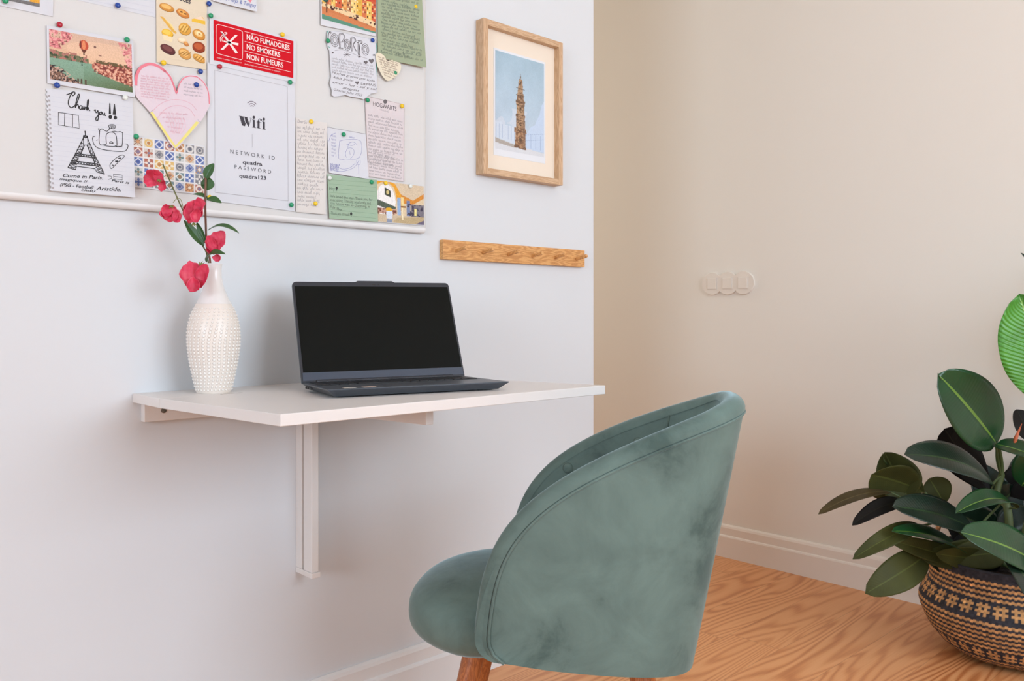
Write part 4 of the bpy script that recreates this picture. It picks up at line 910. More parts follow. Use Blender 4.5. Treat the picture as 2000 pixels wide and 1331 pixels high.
c.rect(0, .66, .4, .78, (200, 160, 140)); c.put((c.X < .4) & (c.Y > .66) & (c.Y < .84) & (c.noise(18, 14, 7) > .58), (120, 74, 64)); c.put(c.Y > .8, (206, 186, 158)); c.poly([(.42, .86), (1, .8), (1, 1), (.3, 1)], (190, 168, 130)); c.ell(.24, .68, .07, .05, (226, 172, 50)); c.rect(.18, .72, .31, .9, (214, 222, 234)); c.rect(.19, .92, .3, 1, (140, 150, 170)); c.poly([(.8, 1), (1, .88), (1, 1)], (110, 100, 120)); c.seg(.52, .58, .53, .9, .03, (240, 226, 190)); c.rect(.49, .56, .6, .6, (150, 100, 60))
c.grain(26); sh.canvas('picture', [(734.4, 353), (825.8, 364.4), (826.4, 440), (736.6, 433.2)], c); sh.done({})
# porto card
sh = Sheet('postcard', [(624, -70), (733.6, -54), (733, 71.5), (624.6, 50)], M_paper, 'white bordered travel postcard of tall orange riverside houses', 'postcard', 2, lift=(0, 0, 0, .002))
c = Canvas(140, 120, (104, 156, 132), 7)
c.rect(0, .60, 1, 1, (206, 128, 82))
xs_ = 0; rg = random.Random(9); cols = [(226, 176, 78), (214, 120, 78), (236, 196, 104), (208, 98, 66), (228, 160, 90), (190, 130, 90), (240, 206, 130)]
i = 0
while xs_ < 1:
    w_ = rg.uniform(.07, .12); top = .30+rg.uniform(-.1, .07)+.12*xs_; cc = cols[i % 7]; c.rect(xs_, top, xs_+w_, .74+.08*xs_, cc); c.rect(xs_, top-.04, xs_+w_, top, (206, 80, 56))
    for a in range(5):
        for b_ in range(2): c.rect(xs_+.012+b_*w_*.45, top+.04+a*.075, xs_+.03+b_*w_*.45, top+.075+a*.075, (92, 56, 50) if (a+b_) % 2 else (250, 226, 170))
    xs_ += w_; i += 1
c.poly([(0, .66), (.5, .72), (1, .80), (1, .9), (.5, .82), (0, .74)], (236, 206, 160)); c.put((c.Y > .66+.14*c.X) & (c.Y < .76+.14*c.X) & (c.noise(30, 24, 3) > .56), (84, 52, 48)); c.poly([(0, .80), (1, .93), (1, 1), (0, 1)], (210, 132, 86)); c.poly([(0, .9), (1, .97), (1, 1), (0, 1)], (96, 146, 124)); c.ell(.07, .55, .06, .1, (50, 92, 84)); c.rect(.08, .62, .1, .85, (80, 50, 44))
c.grain(12); sh.canvas('picture', [(626.5, -60), (732.8, -44), (732.6, 66), (627, 37.5)], c)
sh.text('w', 'PORTO', (674, -1.5), (695, 2.5), 11, .02, e=.0007); sh.done({'w': M_signw}, {'w': 'lettering'})
# oporto hand-cut note
zz = [(637, 61), (660, 62), (690, 70), (732.6, 79), (733.5, 110), (732.5, 130), (734.5, 150), (733.5, 182), (722, 184), (708, 195), (697, 192), (684, 190.5), (672, 186.5), (660, 189), (650, 190), (645, 186), (646, 178), (641.5, 164), (644.5, 150), (643, 130), (641.5, 100), (637.5, 92)]
sh = Sheet('guest_note', [(637, 61), (733, 79), (733, 195), (641, 190)], M_paper, 'ragged white note headed with pencil bubble letters', 'note', 3, outline=zz, lift=(0, 0, .002, .002))
def bub(st, w_=.0013): sh.curve('t', Z3(st), w_, 4)
for cx, cy, s_ in ((288, 440, 1.15), (425, 490, .95), (620, 540, 1.0)):
    for r_ in (1, .72, .42): bub([(cx+math.cos(a)*38*s_*r_, cy+math.sin(a)*62*s_*r_+math.cos(a)*8) for a in np.linspace(0, 2*PI, 9)])
for o_ in (0, 10): bub([(340+o_, 520), (335+o_, 380+o_), (380, 370+o_), (400-o_, 410), (385-o_, 455-o_), (350+o_, 460)]); bub([(330, 530-o_), (380, 535-o_)])
for o_ in (0, 10): bub([(468+o_, 560), (460+o_, 420+o_), (500, 410+o_), (518-o_, 450), (490, 490), (520, 560-o_)]); bub([(530+o_, 440+o_), (585-o_, 452+o_), (580, 478), (563, 480), (560-o_, 590), (540+o_, 585), (540+o_, 475), (528+o_, 468)])
for r_ in (1, .6): bub([(228-20*r_, 470), (225, 360+20*(1-r_)), (250, 352), (246, 372)])
sh.curve('g', Z3([(205, 470), (204, 400), (212, 345), (240, 342)]), .0012); sh.curve('g', Z3([(738, 470), (745, 560), (738, 690), (746, 830)]), .0014); sh.curve('g', Z3([(215, 510), (240, 520)]), .0012)
for cx, cy, s_ in ((420, 595, 30), (555, 618, 14), (266, 576, 9), (712, 600, 12)):
    for k_ in range(4): a = k_*PI/4; sh.line('t', Z3([(cx-s_*math.cos(a)*1.3, cy-s_*math.sin(a)), (cx+s_*math.cos(a)*1.3, cy+s_*math.sin(a))]), .0009)
sh.curve('l', Z3([(290, 552), (360, 545), (430, 560), (520, 600), (640, 640)]), .0008)
for cx, cy, s_ in ((680, 665, 1.0), (620, 680, .75), (525, 902, .7)): sh.poly('t', Z3([(cx, cy-14*s_), (cx+20*s_, cy-26*s_), (cx+34*s_, cy-4*s_), (cx+8*s_, cy+30*s_), (cx-26*s_, cy-2*s_), (cx-18*s_, cy-24*s_)]))
for i in range(5): sh.scrawl('w', Z3([(255, 640+i*32)])[0], Z3([(710, 730+i*30)])[0], 3.6, 500+i, .0004)
for i, (tx, x0, y0, x1_, y1_) in enumerate((('Muchas gracias por todo', 255, 800, 720, 895), ('Adiós gracias', 265, 852, 490, 890), ('amor - luz - sal y sol', 255, 905, 740, 985), ('alegrías', 370, 965, 550, 1000), ('Gracias Julio 2023', 275, 985, 585, 1050))): sh.text('b', tx, Z3([(x0, y0)])[0], Z3([(x1_, y1_)])[0], 4.6, 0, .3)
sh.text('b', 'DEMAIS', Z3([(570, 925)])[0], Z3([(730, 940)])[0], 4.6); sh.line('e', zz, .0004, close=True)
sh.done({'t': M_grey, 'g': M_teal, 'l': M_pencil, 'w': M_pencil, 'b': M_grey, 'e': M_soft}, {'t': 'bubble_lettering', 'g': 'green_scribble', 'l': 'drawn_arc', 'e': 'edge_line'})
# tall green note
sh = Sheet('note_card', [(735, -80), (819, -66), (825.5, 134.5), (736, 113.5)], M_green, 'tall green handwritten note curling off at the top of the board', 'note', 4, lift=(0, .002, .012, .001))
for i in range(19): sh.scrawl('w', (742+(i % 3)*1.5, -10+i*6.3), (815-(i*31 % 22)*(i % 3 == 2)+i*.2, 3+i*6.6), 4.2, 600+i, .0006)
sh.text('w', 'Love, Lia', (782, 106), (817, 112), 5, 0, .3); sh.done({'w': M_gink})
# small cream heart
hh_ = Z3([(725, 600), (745, 578), (785, 588), (820, 615), (850, 668), (880, 660), (930, 655), (975, 675), (998, 715), (992, 770), (962, 815), (910, 860), (850, 885), (800, 840), (765, 775), (735, 700)])
sh = Sheet('paper_heart', [(730, 104), (780, 104), (780, 160), (730, 160)], M_yelp, 'small cream paper heart hanging below the tall green note', 'paper heart', 6, outline=[tuple(p) for p in cr([tuple(map(float, q)) for q in hh_+hh_[:1]], 3)[:-1]], lift=(.002, 0, 0, .003))
for i in range(8): sh.scrawl('w', Z3([(748+i*9, 625+i*28)])[0], Z3([(965-(i > 5)*(i-5)*25, 700+i*24)])[0], 3, 700+i, .0004)
sh.done({'w': M_brown})

# --- push pins
PM = {'blue': mat('pin_blue', (24, 66, 150), .3), 'red': mat('pin_red', (176, 18, 44), .3), 'green': mat('pin_green', (20, 146, 98), .3), 'yellow': mat('pin_yellow', (240, 200, 30), .3), 'white': mat('pin_white', (226, 232, 226), .3)}
pm = {}
def pin(px, py, colr, label, lay=5, r=.0052):
    x, z = wp(px, py, BY+.004); 
    if colr not in pm:
        b = MB(); b.lathe([(.0007, -.006), (.0007, 0), (r, 0), (r*1.02, .001), (r*.93, .0026), (r*.7, .0036), (r*.35, .0041), (.0002, .0042)], 20, 0, axis='y'); o = b.build('push_pin', PM[colr], smooth=True, sharp=60); pm[colr] = o
    else: o = pm[colr].copy(); COL.objects.link(o)
    o.location = (x, -(BY+.0012+lay*.0008), z); tag(o, label, 'push pin', 'push pins on the board')
for a in ((10, 2, 'green', 'green push pin on the card in the top left corner'), (229.5, 11, 'blue', 'blue push pin on the ruled sheet near the top edge'), (116, 48.5, 'red', 'bright red push pin above the balloon postcard'), (247.5, 78, 'green', 'green push pin at the upper right of the balloon postcard'),
          (111, 167, 'blue', 'blue push pin between balloon postcard and thank you note'), (319, 123, 'yellow', 'yellow push pin at the foot of the pastry card'), (391, 140, 'blue', 'blue push pin at the lower right corner of the pastry card'), (383, 166, 'blue', 'blue push pin inside the right lobe of the big pink heart'),
          (407.5, 7.7, 'blue', 'blue push pin beside the card with blue signatures'), (411, 31, 'green', 'green push pin at the top left of the red sign'), (551, 68, 'yellow', 'yellow push pin on top of the red sign'), (428.5, 130.5, 'red', 'dark red push pin under the red sign'),
          (566, 161, 'green', 'green push pin at the top right of the wifi sheet'), (568.5, 400.5, 'green', 'green push pin at the lower right of the wifi sheet'), (409, 386, 'yellow', 'yellow push pin peeking out behind the branch leaves'), (265.5, 267, 'green', 'green push pin on the patterned tile postcard'),
          (607, 238, 'yellow', 'yellow push pin at the top of the narrow letter'), (615.5, 398, 'yellow', 'yellow push pin at the bottom of the narrow letter'), (670.5, 263, 'green', 'green push pin on the faint blue drawing'), (717.5, 196, 'green', 'green push pin at the left of the serif heading'),
          (784.5, 207.5, 'yellow', 'yellow push pin at the right of the serif heading'), (643, 348, 'white', 'white push pin on the green note at the bottom edge'), (725, 356, 'green', 'green push pin at the upper right of the lower green note'), (752.5, 358, 'yellow', 'yellow push pin on the station hall card'),
          (801, 364, 'white', 'white push pin at the top right of the station hall card'), (640, 80, 'green', 'green push pin left of the pencil bubble letters'), (727, 79, 'blue', 'blue push pin right of the pencil bubble letters'), (771, 143, 'green', 'green push pin on the small cream heart'), (811, 13.5, 'yellow', 'yellow push pin on the tall green note'),
          (244, 191, 'white', 'white push pin under the balloon postcard')):
    pin(*a)

# ---------------------------------------------------------------- framed picture
fx0, fx1, fz0, fz1, FD, FB = 1.512, 1.827, 1.369, 1.794, .032, .017
fr = empty('picture_frame', (fx0, 0, fz0)); tag(fr, 'oak box frame holding a watercolour of a tall stone bell tower', 'picture')
fw_, fh_ = fx1-fx0, fz1-fz0; b = MB(); b.box(0, FB, -FD, 0, 0, fh_); b.build('frame_stile', M_frame, fr, bevel=.0008); b = MB(); b.box(fw_-FB, fw_, -FD, 0, 0, fh_); b.build('frame_stile', M_frame, fr, bevel=.0008)
b = MB(); b.box(FB, fw_-FB, -FD, 0, 0, FB); b.build('frame_rail', M_frameh, fr, bevel=.0008); b = MB(); b.box(FB, fw_-FB, -FD, 0, fh_-FB, fh_); b.build('frame_rail', M_frameh, fr, bevel=.0008)
boxo('mat_board', (FB, fw_-FB, -.013, -.008, FB, fh_-FB), mat('mat_cream', (238, 224, 206), .8), fr, 0)
pq = [(965, 94), (1064, 123.5), (1064, 319.5), (965, 300)]; q = [wp(*p, .0135) for p in pq]
qx0, qx1, qz0, qz1 = q[0][0]-fx0, q[1][0]-fx0, (q[2][1]+q[3][1])/2-fz0, (q[0][1]+q[1][1])/2-fz0
boxo('print_sheet', (qx0-.002, qx1+.002, -.0138, -.013, qz0-.002, qz1+.002), mat('print_white', (228, 230, 234), .8), fr, 0)
c = Canvas(130, 190, (172, 196, 208), 5); nz_ = c.noise(5, 6, 3)
c.a = np.array([168, 192, 206.])*(1-c.Y[..., None])+np.array([196, 210, 224.])*c.Y[..., None]; c.a += (nz_[..., None]-.5)*14; c.put((c.Y > .55) & (c.noise(4, 4, 8) > .5), (212, 216, 226), .6)
c.poly([(0, .72), (.12, .71), (.14, .74), (.3, .735), (.4, .75), (.4, .93), (0, .92)], (206, 216, 228))
for x_ in np.arange(.02, .4, .06): c.seg(x_, .74, x_, .88, .004, (160, 178, 204))
c.poly([(.58, .82), (.66, .76), (.72, .70), (.8, .68), (.86, .60), (.9, .56), (.94, .46), (1, .40), (1, .95), (.58, .95)], (196, 212, 232))
for x_ in np.arange(.62, 1, .05): c.seg(x_, .78, x_, .93, .004, (150, 172, 204))
for y_ in (.80, .86): c.seg(.6, y_, 1, y_-.05, .004, (160, 180, 208))
c.poly([(0, .885), (.4, .92), (.58, .935), (1, .96), (1, 1), (0, 1)], (216, 218, 222)); c.poly([(0, .88), (.3, .915), (.55, .93), (.4, .955), (0, .93)], (176, 168, 160))
T_ = (164, 132, 104)
c.seg(.505, .175, .505, .24, .006, (110, 100, 92)); c.ell(.505, .215, .014, .014, (120, 100, 80)); c.poly([(.47, .23), (.54, .23), (.555, .33), (.455, .33)], T_); c.poly([(.455, .32), (.55, .32), (.56, .40), (.44, .40)], (176, 146, 116)); c.poly([(.44, .38), (.57, .38), (.575, .47), (.425, .47)], T_)
c.poly([(.405, .455), (.60, .455), (.59, .50), (.415, .50)], (136, 104, 80)); c.poly([(.42, .49), (.585, .49), (.59, .66), (.42, .66)], (178, 146, 112)); c.poly([(.41, .60), (.60, .60), (.60, .625), (.41, .625)], (128, 98, 78)); c.poly([(.415, .62), (.595, .62), (.60, .78), (.41, .78)], (168, 134, 104)); c.poly([(.38, .74), (.62, .74), (.63, .79), (.38, .79)], (150, 116, 90)); c.poly([(.405, .76), (.605, .76), (.61, .94), (.39, .94)], (160, 118, 88)); c.poly([(.38, .92), (.62, .93), (.62, .96), (.38, .945)], (134, 100, 78))
for x_, y_, w_, h_ in ((.5, .28, .03, .05), (.505, .43, .03, .05), (.505, .55, .045, .06), (.505, .70, .04, .05), (.505, .86, .05, .06)): c.ell(x_, y_, w_/2, h_/2, (88, 74, 62))
tw = (c.X > .39) & (c.X < .62) & (c.Y > .22) & (c.Y < .95) & (c.a[..., 0]-c.a[..., 2] > 18); nn_ = c.noise(50, 90, 5); c.put(tw & (nn_ > .56), (190, 156, 122), .8); c.put(tw & (nn_ < .42), (118, 92, 74), .8); c.put(tw & (c.X > .55), (116, 96, 84), .35)
for y_ in (.33, .40, .47, .50, .60, .66, .77): c.seg(.42, y_, .59, y_+.003, .006, (96, 74, 60))
c.grain(8); V, U = np.meshgrid(np.linspace(0, 1, 190), np.linspace(0, 1, 130), indexing='ij'); mg = .004
P = np.stack([qx0+mg+(qx1-qx0-2*mg)*U, np.full_like(U, -.0141), qz1-mg-(qz1-qz0-mg-.016)*V], -1); color_grid('watercolour', P, c.a, fr, M_print, flip=True)
# ---------------------------------------------------------------- peg rail
rx0, rx1, rz0, rz1 = 1.385, 1.942, 1.1305, 1.182
pr_ = empty('peg_rail', (rx0, 0, rz0)); tag(pr_, 'narrow wooden rail with six pegs under the framed tower', 'peg rail')
boxo('backboard', (0, rx1-rx0, -.016, 0, 0, rz1-rz0), M_peg, pr_, .001)
for i in range(6):
    b = MB(); x = 1.429-rx0+i*.0952; zc_ = .0262; b.tube([(x, -.014, zc_-.003), (x, -.03, zc_), (x, -.054, zc_+.004), (x, -.0575, zc_+.0045)], [.0052, .005, .0056, .0046], 14); b.build('peg', M_peg, pr_, smooth=True, sharp=50)

# ---------------------------------------------------------------- triple switch plate on the right wall
M_sw = mat('switch_plastic', (234, 225, 214), .4); sy0, sz_ = .2, 1.108
sw = empty('switch_plate', (X1, .127, 1.110)); tag(sw, 'triple round switch plate on the cream wall', 'light switch')
pts = []; rad, gap_ = .0475, .0715
b = MB(); out = []
# outline of three merged discs
ang0 = math.acos(gap_/2/rad)
def arc_(cy, a0, a1, n=18): return [(cy+rad*math.cos(a), rad*math.sin(a)) for a in np.linspace(a0, a1, n)]
out = arc_(gap_, -PI+ang0, PI-ang0, 30)+arc_(0, ang0, PI-ang0, 12)+arc_(-gap_, ang0, 2*PI-ang0, 30)+arc_(0, PI+ang0, 2*PI-ang0, 12)
n = len(out); lay_ = [(0, 1.0), (-.005, 1.0), (-.0085, .985), (-.010, .96)]; vs = []
for d_, k_ in lay_: vs += [(d_, -y*k_ if 0 else -(round(y/gap_)*gap_+(y-round(y/gap_)*gap_)*k_), z*k_) for y, z in out]
b.add(vs, [(i+r*n, (i+1) % n+r*n, (i+1) % n+(r+1)*n, i+(r+1)*n) for r in range(3) for i in range(n)]+[tuple(range(3*n, 4*n))]); b.build('plate', M_sw, sw)
for k_ in (-1, 0, 1):
    y = k_*gap_; boxo('switch_rocker', (-.0135, -.009, y-.0215, y+.0215, -.0225, .0225), M_sw, sw, .0015)
    b = MB(); 
    for (a0, a1, c0, c1) in ((y-.0245, y-.0225, -.0245, .0245), (y+.0225, y+.0245, -.0245, .0245), (y-.0225, y+.0225, -.0245, -.0225), (y-.0225, y+.0225, .0225, .0245)): b.box(-.0115, -.0095, a0, a1, c0, c1)
    b.build('rocker_frame', M_sw, sw)
#</B>
#<P>
# ---------------------------------------------------------------- plant basket and rubber plant
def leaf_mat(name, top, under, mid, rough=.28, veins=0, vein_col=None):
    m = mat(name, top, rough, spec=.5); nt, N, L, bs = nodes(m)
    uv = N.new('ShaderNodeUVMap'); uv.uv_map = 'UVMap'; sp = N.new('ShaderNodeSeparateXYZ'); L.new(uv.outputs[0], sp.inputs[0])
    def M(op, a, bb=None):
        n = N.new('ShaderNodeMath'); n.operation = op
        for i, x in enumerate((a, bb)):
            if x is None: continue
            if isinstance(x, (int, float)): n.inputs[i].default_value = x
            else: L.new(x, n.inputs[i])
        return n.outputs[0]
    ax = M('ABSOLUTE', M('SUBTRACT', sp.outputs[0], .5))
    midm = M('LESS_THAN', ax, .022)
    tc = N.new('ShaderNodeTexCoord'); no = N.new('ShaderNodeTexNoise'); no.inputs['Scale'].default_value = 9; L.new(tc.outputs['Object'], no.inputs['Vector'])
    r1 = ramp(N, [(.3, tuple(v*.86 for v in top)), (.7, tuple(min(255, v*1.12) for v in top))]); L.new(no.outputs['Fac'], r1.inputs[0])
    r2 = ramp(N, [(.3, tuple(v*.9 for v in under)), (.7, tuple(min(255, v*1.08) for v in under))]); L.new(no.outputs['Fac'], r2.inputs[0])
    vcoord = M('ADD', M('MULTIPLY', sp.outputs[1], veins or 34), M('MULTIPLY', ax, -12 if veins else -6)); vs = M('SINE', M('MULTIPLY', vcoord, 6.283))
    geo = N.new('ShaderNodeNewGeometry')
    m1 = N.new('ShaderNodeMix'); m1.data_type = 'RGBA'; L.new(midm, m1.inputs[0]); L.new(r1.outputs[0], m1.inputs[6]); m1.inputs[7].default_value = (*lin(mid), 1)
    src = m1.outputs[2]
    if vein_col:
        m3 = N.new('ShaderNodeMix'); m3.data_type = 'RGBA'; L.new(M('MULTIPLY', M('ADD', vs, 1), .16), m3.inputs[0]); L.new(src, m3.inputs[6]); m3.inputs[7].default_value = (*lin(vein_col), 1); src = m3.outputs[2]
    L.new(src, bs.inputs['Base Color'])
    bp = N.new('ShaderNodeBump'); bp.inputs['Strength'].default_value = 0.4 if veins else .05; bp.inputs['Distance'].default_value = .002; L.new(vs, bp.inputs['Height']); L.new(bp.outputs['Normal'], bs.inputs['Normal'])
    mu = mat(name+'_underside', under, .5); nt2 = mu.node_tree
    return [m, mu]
LM_d = leaf_mat('rubber_leaf_dark', (18, 38, 26), (62, 64, 36), (50, 72, 40))
LM_g = leaf_mat('rubber_leaf_green', (22, 64, 30), (70, 74, 38), (104, 138, 48))
LM_o = leaf_mat('rubber_leaf_olive', (66, 68, 34), (62, 60, 34), (84, 90, 44), .5)
LM_b = leaf_mat('rubber_leaf_bronze', (74, 62, 38), (104, 80, 46), (96, 82, 52), .5)
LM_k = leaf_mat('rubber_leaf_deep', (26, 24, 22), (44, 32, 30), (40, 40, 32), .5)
for _m in LM_k+LM_o+LM_b+[LM_d[1], LM_g[1]]: _m.node_tree.nodes['Principled BSDF'].inputs['Specular IOR Level'].default_value = .14
LM_ban = leaf_mat('banana_leaf', (78, 150, 48), (110, 170, 70), (150, 200, 110), .35, 26, (52, 122, 34))
M_pet = mat('petiole_green', (72, 86, 44), .55)

BXc, BYc, BR = 2.725, -.97, .242
BS = 1.07
basket = empty('plant_basket', (BXc, BYc, 0)); tag(basket, 'belly shaped woven basket in black and tan holding the rubber plant', 'basket')
bprof = [(.0, .004), (.10, .004), (.140, .012), (.172, .036), (.200, .075), (.217, .115), (.226, .150), (.221, .178), (.209, .20), (.200, .22), (.200, .25), (.203, .278), (.205, .302)]
BZ = .93
bprof = [(a*BS, c*BZ) for a, c in bprof]; cvp = np.array(cr(bprof, 12)); sl = np.concatenate([[0], np.cumsum(np.linalg.norm(np.diff(cvp, axis=0), axis=1))]); start = sl[np.argmin(np.abs(cvp[:, 0]-.140*BS)+np.abs(cvp[:, 1]-.012*BZ))]
NR, NS = 42, 198; sub = 3; rows_n = NR*sub+1; colsn = NS*sub
ss = np.linspace(start, sl[-1], rows_n); rr_ = np.interp(ss, sl, cvp[:, 0]); zz_ = np.interp(ss, sl, cvp[:, 1])
tr = np.gradient(rr_); tz = np.gradient(zz_); ln_ = np.hypot(tr, tz); nr_, nz2 = tz/ln_, -tr/ln_
I, J = np.meshgrid(np.arange(rows_n), np.arange(colsn), indexing='ij')
stitch = (J/sub).astype(int); sh_ = (stitch % 2)*.5
rowf = I/sub+sh_*.0; rowi = np.floor(rowf+sh_*1.0).astype(int)
bumpv = .0016*np.abs(np.sin(PI*(I/sub+sh_)))**.7*(.6+.4*np.abs(np.sin(PI*(J/sub))))
TAN, BLK = np.array([192, 142, 92.]), np.array([52, 50, 54.])
def pattern(r, c):
    top = NR-1-r
    if top < 3: return 0
    for t0, o_ in ((11, 0), (30, 3)):
        if t0 <= top <= t0+4:
            k = (c+o_) % 6; return 0 if k == 5 else int(['01010', '11111', '01010', '11111', '01010'][top-t0][k])
        if top in (t0-1, t0+5): return 0
    return (top+(top > 15)+(top > 34)*0) % 2
PT = np.array([[pattern(r, c) for c in range(NS)] for r in range(NR+1)])
rowi = np.clip(rowi, 0, NR); pc = PT[rowi, stitch % NS][..., None]
A = TAN*pc+BLK*(1-pc); rn_ = np.random.default_rng(2); tone = rn_.normal(1, .10, (NR+1, NS))[rowi, stitch % NS][..., None]; A = A*tone
ang = 2*PI*J/colsn; R_ = rr_[:, None]+bumpv*nr_[:, None]; Zb = zz_[:, None]+bumpv*nz2[:, None]
P = np.stack([R_*np.cos(ang), R_*np.sin(ang), Zb], -1); bo = color_grid('basket_wall', P, A, basket, M_weave, smooth=True, wrap=True)
b = MB(); b.lathe([(a*BS/1.16, c*BZ) for a, c in ((.0001, .006), (.15, .010), (.18, .04), (.250, .15), (.220, .22), (.230, .30), (.233, .306), (.237, .307), (.2395, .302))], 64, 0, cap=False); b.build('basket_lining', mat('basket_black', (46, 44, 48), .8), basket, smooth=True)
b = MB(); b.lathe([(.0001, .242), (.203, .235)], 48, 0, cap=False); b.build('soil', add_noise_bump(mat('soil', (60, 44, 34), .95), 60, 1, .01), basket)
M_rope = mat('handle_rope', (176, 122, 78), .75)
for ha in (-2.02, 1.12):
    pts = []; c0 = Vector((math.cos(ha)*.220, math.sin(ha)*.220, 0)); tg = Vector((-math.sin(ha), math.cos(ha), 0))
    for k in range(25):
        q = k/24; a = PI*q; pts.append(c0*(1+.06*math.sin(a))+tg*(-.058*math.cos(a))+Vector((0, 0, .25+.08*max(0, math.sin(a))**.8)))
    b = MB()
    for o_ in (0, PI):
        b.tube([p+(c0.normalized()*math.cos(i*.9+o_)+Vector((0, 0, 1))*math.sin(i*.9+o_))*.0035 for i, p in enumerate(pts)], .0048, 8)
    b.build('handle', M_rope, basket, smooth=True)

plant = empty('rubber_plant', (BXc, BYc, .25)); plant.location = (0, 0, 0); tag(plant, 'rubber plant with big dark glossy leaves growing from the woven basket', 'potted plant')
stem_pts = [(BXc, BYc, .25), (BXc+.0, BYc+.01, .42), cp(1948, 965, 2.50), cp(1957, 920, 2.50), cp(1950, 872, 2.46)]
b = MB(); b.tube(bez([tuple(p) for p in stem_pts], 6), [.011]*10+[.009]*8+[.006]*7, 10); b.build('stem', M_pet, plant, smooth=True)
b = MB(); b.tube(bez([(BXc-.03, BYc-.02, .25), tuple(cp(1900, 1060, 2.42)), tuple(cp(1850, 1010, 2.38)), tuple(cp(1805, 965, 2.40))], 6), [.008]*13+[.005]*6, 8); b.build('stem', M_pet, plant, smooth=True)
b = MB(); b.tube(bez([(BXc+.03, BYc-.03, .25), tuple(cp(2000, 1050, 2.40)), tuple(cp(2020, 960, 2.42)), tuple(cp(2030, 880, 2.45))], 6), [.008]*13+[.005]*6, 8); b.build('stem', M_pet, plant, smooth=True)
def pl(bpx, tpx, wpx, nr, ms, tb=2.45, tt=2.35, stalk=None, **k):
    tm = (tb+tt)/2; return leaf('leaf', plant, cp(*bpx, tb), cp(*tpx, tt), wpx*tm/FOC, nr, ms, pmat=M_pet, stalk_to=stalk, thick=.0012, seed=int(tpx[0]+tpx[1]), **k)
U_, R2, T2 = upc, rgt, tow
S1 = cp(1955, 930, 2.50); S2 = cp(1853, 1012, 2.39); S3 = cp(1955, 985, 2.5); S4 = (BXc-.01, BYc-.01, .34); S5 = cp(2015, 980, 2.42)
K = dict(power=.54)
pl((1947, 868), (1832, 731), 128, T2+U_*.35-R2*.1, LM_g, 2.46, 2.36, S1, arch=.03, fold=.22, peak=.5, **K)           # big upper
pl((1940, 945), (1766, 888), 84, U_*.85+T2*.75, LM_d, 2.46, 2.34, S1, arch=.10, fold=.15, peak=.52, **K)
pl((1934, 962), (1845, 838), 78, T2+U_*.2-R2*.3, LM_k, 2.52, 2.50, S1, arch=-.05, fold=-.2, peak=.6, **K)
pl((1772, 970), (1728, 884), 92, T2*1.0-R2*.5+U_*.4, LM_o, 2.42, 2.44, S2, arch=-.1, fold=.7, peak=.42, power=.6)
pl((1806, 962), (1702, 928), 96, T2*.6-U_*.3-R2*.2, LM_o, 2.42, 2.38, S2, arch=-.05, fold=.2, peak=.62, power=.6)
pl((1845, 985), (1815, 935), 60, T2, LM_o, 2.46, 2.46, None, arch=.02, fold=.1, peak=.55, **K)
pl((1740, 962), (1598, 1005), 30, U_+T2*.45, LM_b, 2.42, 2.34, S2, arch=.10, fold=.15, peak=.5, **K)
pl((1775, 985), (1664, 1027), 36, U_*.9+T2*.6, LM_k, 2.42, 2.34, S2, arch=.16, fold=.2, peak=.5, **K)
pl((1905, 1038), (1743, 990), 78, U_*.8+T2*.8, LM_d, 2.44, 2.28, S3, arch=.06, fold=.2, peak=.52, **K)
pl((1798, 1028), (1665, 1093), 38, T2*.8+U_*.7, LM_o, 2.40, 2.30, S2, arch=.16, fold=.18, peak=.5, **K)
pl((1893, 1090), (1742, 1038), 54, U_+T2*.5, LM_g, 2.42, 2.28, S4, arch=.08, fold=.2, peak=.5, **K)
pl((1890, 1100), (1736, 1055), 40, U_*.3+T2, LM_o, 2.44, 2.31, S4, arch=.04, fold=.2, peak=.5, **K)
pl((1810, 1082), (1690, 1160), 66, T2*1.0+U_*.45, LM_o, 2.40, 2.28, S4, arch=.14, fold=.16, peak=.55, **K)
pl((1985, 993), (1866, 1003), 50, T2*.5+U_, LM_g, 2.40, 2.26, S3, arch=.14, fold=.3, peak=.5, **K)
pl((2045, 1120), (1876, 1040), 92, U_*.7+T2*.9, LM_g, 2.32, 2.16, S5, arch=.07, fold=.2, peak=.5, **K)
pl((1945, 868), (2040, 900), 52, T2*.6+U_*.8, LM_g, 2.44, 2.35, S1, arch=.05, fold=.25, peak=.4, **K)
pl((1900, 1090), (1800, 1078), 44, T2+U_*.2, LM_o, 2.44, 2.38, S4, arch=.06, fold=.2, **K)
pl((1920, 1090), (1828, 1082), 46, T2, LM_o, 2.42, 2.33, S4, arch=.06, fold=.25, **K)
pl((1870, 1125), (1790, 1065), 50, T2+U_*.5, LM_d, 2.47, 2.44, S4, arch=.06, fold=.25, **K)
pl((1985, 1075), (1925, 1092), 50, T2+U_*.3, LM_o, 2.46, 2.44, S4, arch=.1, fold=.2, **K)
pl((1965, 1085), (2022, 1190), 62, T2+U_*.3, LM_d, 2.26, 2.08, S4, arch=.1, fold=.2, **K)
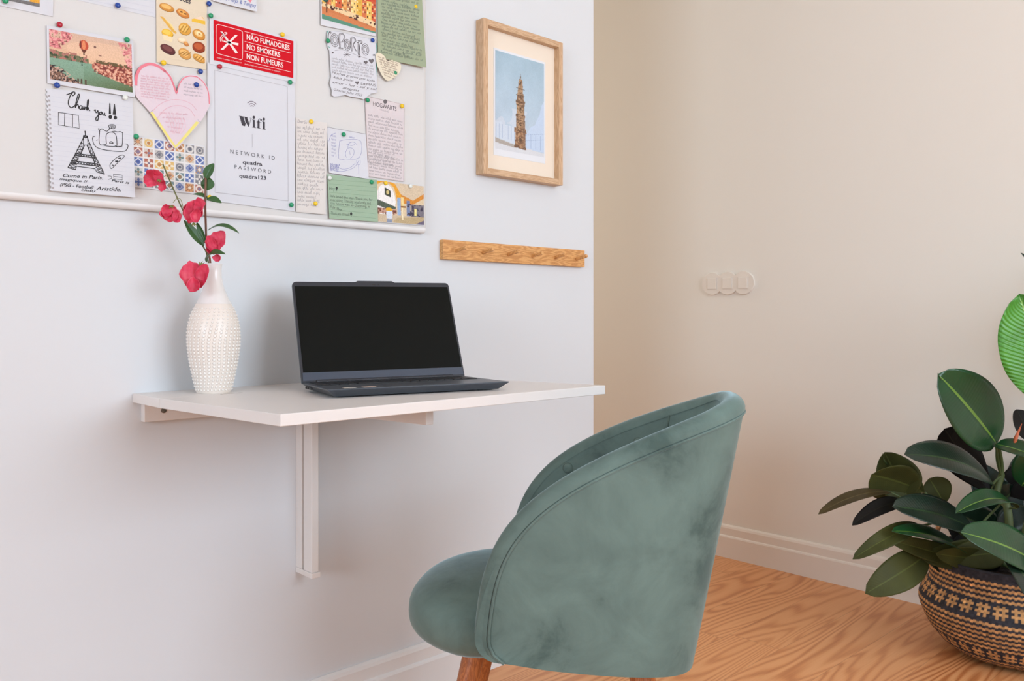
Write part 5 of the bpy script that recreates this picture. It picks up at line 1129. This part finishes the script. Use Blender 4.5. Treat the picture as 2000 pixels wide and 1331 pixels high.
for i, (bb_, tt_, w_, ms, t1_, t2_) in enumerate((((1945, 1072), (1798, 1090), 58, LM_o, 2.44, 2.36), ((1960, 1080), (1850, 1092), 60, LM_o, 2.42, 2.36), ((1955, 1080), (1900, 1090), 60, LM_k, 2.46, 2.44), ((1940, 1060), (1850, 1030), 90, LM_k, 2.56, 2.56), ((1960, 1030), (1925, 930), 90, LM_k, 2.60, 2.60), ((1975, 1080), (2040, 1030), 100, LM_k, 2.56, 2.54), ((1930, 1090), (1845, 1080), 80, LM_k, 2.52, 2.50), ((1980, 1000), (2020, 900), 90, LM_k, 2.58, 2.58), ((1960, 1010), (1905, 905), 70, LM_d, 2.58, 2.60), ((1970, 1010), (1990, 890), 70, LM_d, 2.60, 2.62), ((1950, 1040), (1860, 1000), 70, LM_d, 2.54, 2.54), ((1955, 1050), (2040, 1010), 90, LM_d, 2.52, 2.48), ((1950, 1075), (1860, 1060), 70, LM_k, 2.50, 2.48), ((1990, 1000), (2060, 930), 80, LM_k, 2.55, 2.5), ((1940, 1100), (1870, 1075), 70, LM_d, 2.50, 2.46), ((1990, 1090), (2050, 1060), 80, LM_d, 2.50, 2.46), ((1930, 1010), (1985, 950), 80, LM_d, 2.58, 2.55), ((1995, 950), (2060, 860), 80, LM_g, 2.5, 2.45), ((2010, 860), (1985, 800), 60, LM_k, 2.52, 2.55), ((2020, 1000), (2120, 960), 90, LM_g, 2.4, 2.35), ((2020, 1080), (2150, 1090), 100, LM_g, 2.4, 2.3))):
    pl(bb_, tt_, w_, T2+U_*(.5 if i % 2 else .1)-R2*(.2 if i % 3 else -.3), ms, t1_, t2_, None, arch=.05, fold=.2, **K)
b = MB(); b.tube([cp(1979, 880, 2.42), cp(1984, 856, 2.42), cp(1996, 828, 2.42)], [.003, .0055, .0006], 8); o = b.build('leaf_sheath', mat('sheath_rust', (196, 98, 58), .5), plant, smooth=True)
b = MB(); b.tube([cp(1733, 908, 2.44), cp(1726, 898, 2.44), cp(1723, 886, 2.44)], [.005, .003, .0005], 8); b.build('leaf_sheath', M_pet, plant, smooth=True)
b = MB(); b.tube([cp(1838, 742, 2.36), cp(1834, 734, 2.36), cp(1831, 729, 2.36)], [.0015, .001, .0004], 6); b.build('leaf_sheath', M_pet, plant, smooth=True)

# broad bright leaf reaching in from a second plant standing just right of the frame
ban = empty('banana_plant', (2.62, -1.62, 0)); ban.location = (0, 0, 0); tag(ban, 'bright green broad ribbed leaf of a taller plant at the right edge', 'potted plant')
root_ = Vector((2.66, -1.62, .20)); lb = cp(2075, 800, 2.28)
leaf('leaf', ban, lb, cp(1990, 575, 2.30), 150*2.29/FOC, tow+rgt*-.35, LM_ban, arch=-.03, fold=.3, peak=.5, wave=.05, power=.6, thick=.001)
leaf('leaf', ban, cp(2120, 650, 2.30), cp(1994, 494, 2.32), 50*2.3/FOC, tow+upc, LM_d, arch=.05, fold=.3, thick=.001)
leaf('leaf', ban, cp(2200, 700, 2.30), cp(2300, 480, 2.30), 190*2.3/FOC, tow+rgt*.35, LM_ban, arch=.03, fold=.3, thick=.001)
for e_, s_ in ((lb, .0), (cp(2120, 650, 2.30), .02), (cp(2200, 700, 2.30), -.02)):
    b = MB(); e2 = Vector(e_); m1 = root_+Vector((s_, s_, .25)); b.tube(bez([tuple(root_+Vector((s_, 0, 0))), tuple(m1), tuple((m1+e2)/2+Vector((0, 0, .03))), tuple(e2)], 6), .006, 8); b.build('leaf_stalk', M_pet, ban, smooth=True)
b = MB(); b.lathe([(.0001, 0), (.085, 0), (.09, .004), (.11, .20), (.113, .205), (.106, .206), (.1, .19), (.0001, .188)], 40, 0, (2.66, -1.62, 0), cap=False); b.build('pot', mat('terracotta', (176, 112, 82), .7), ban, smooth=True, sharp=40)
#</P>
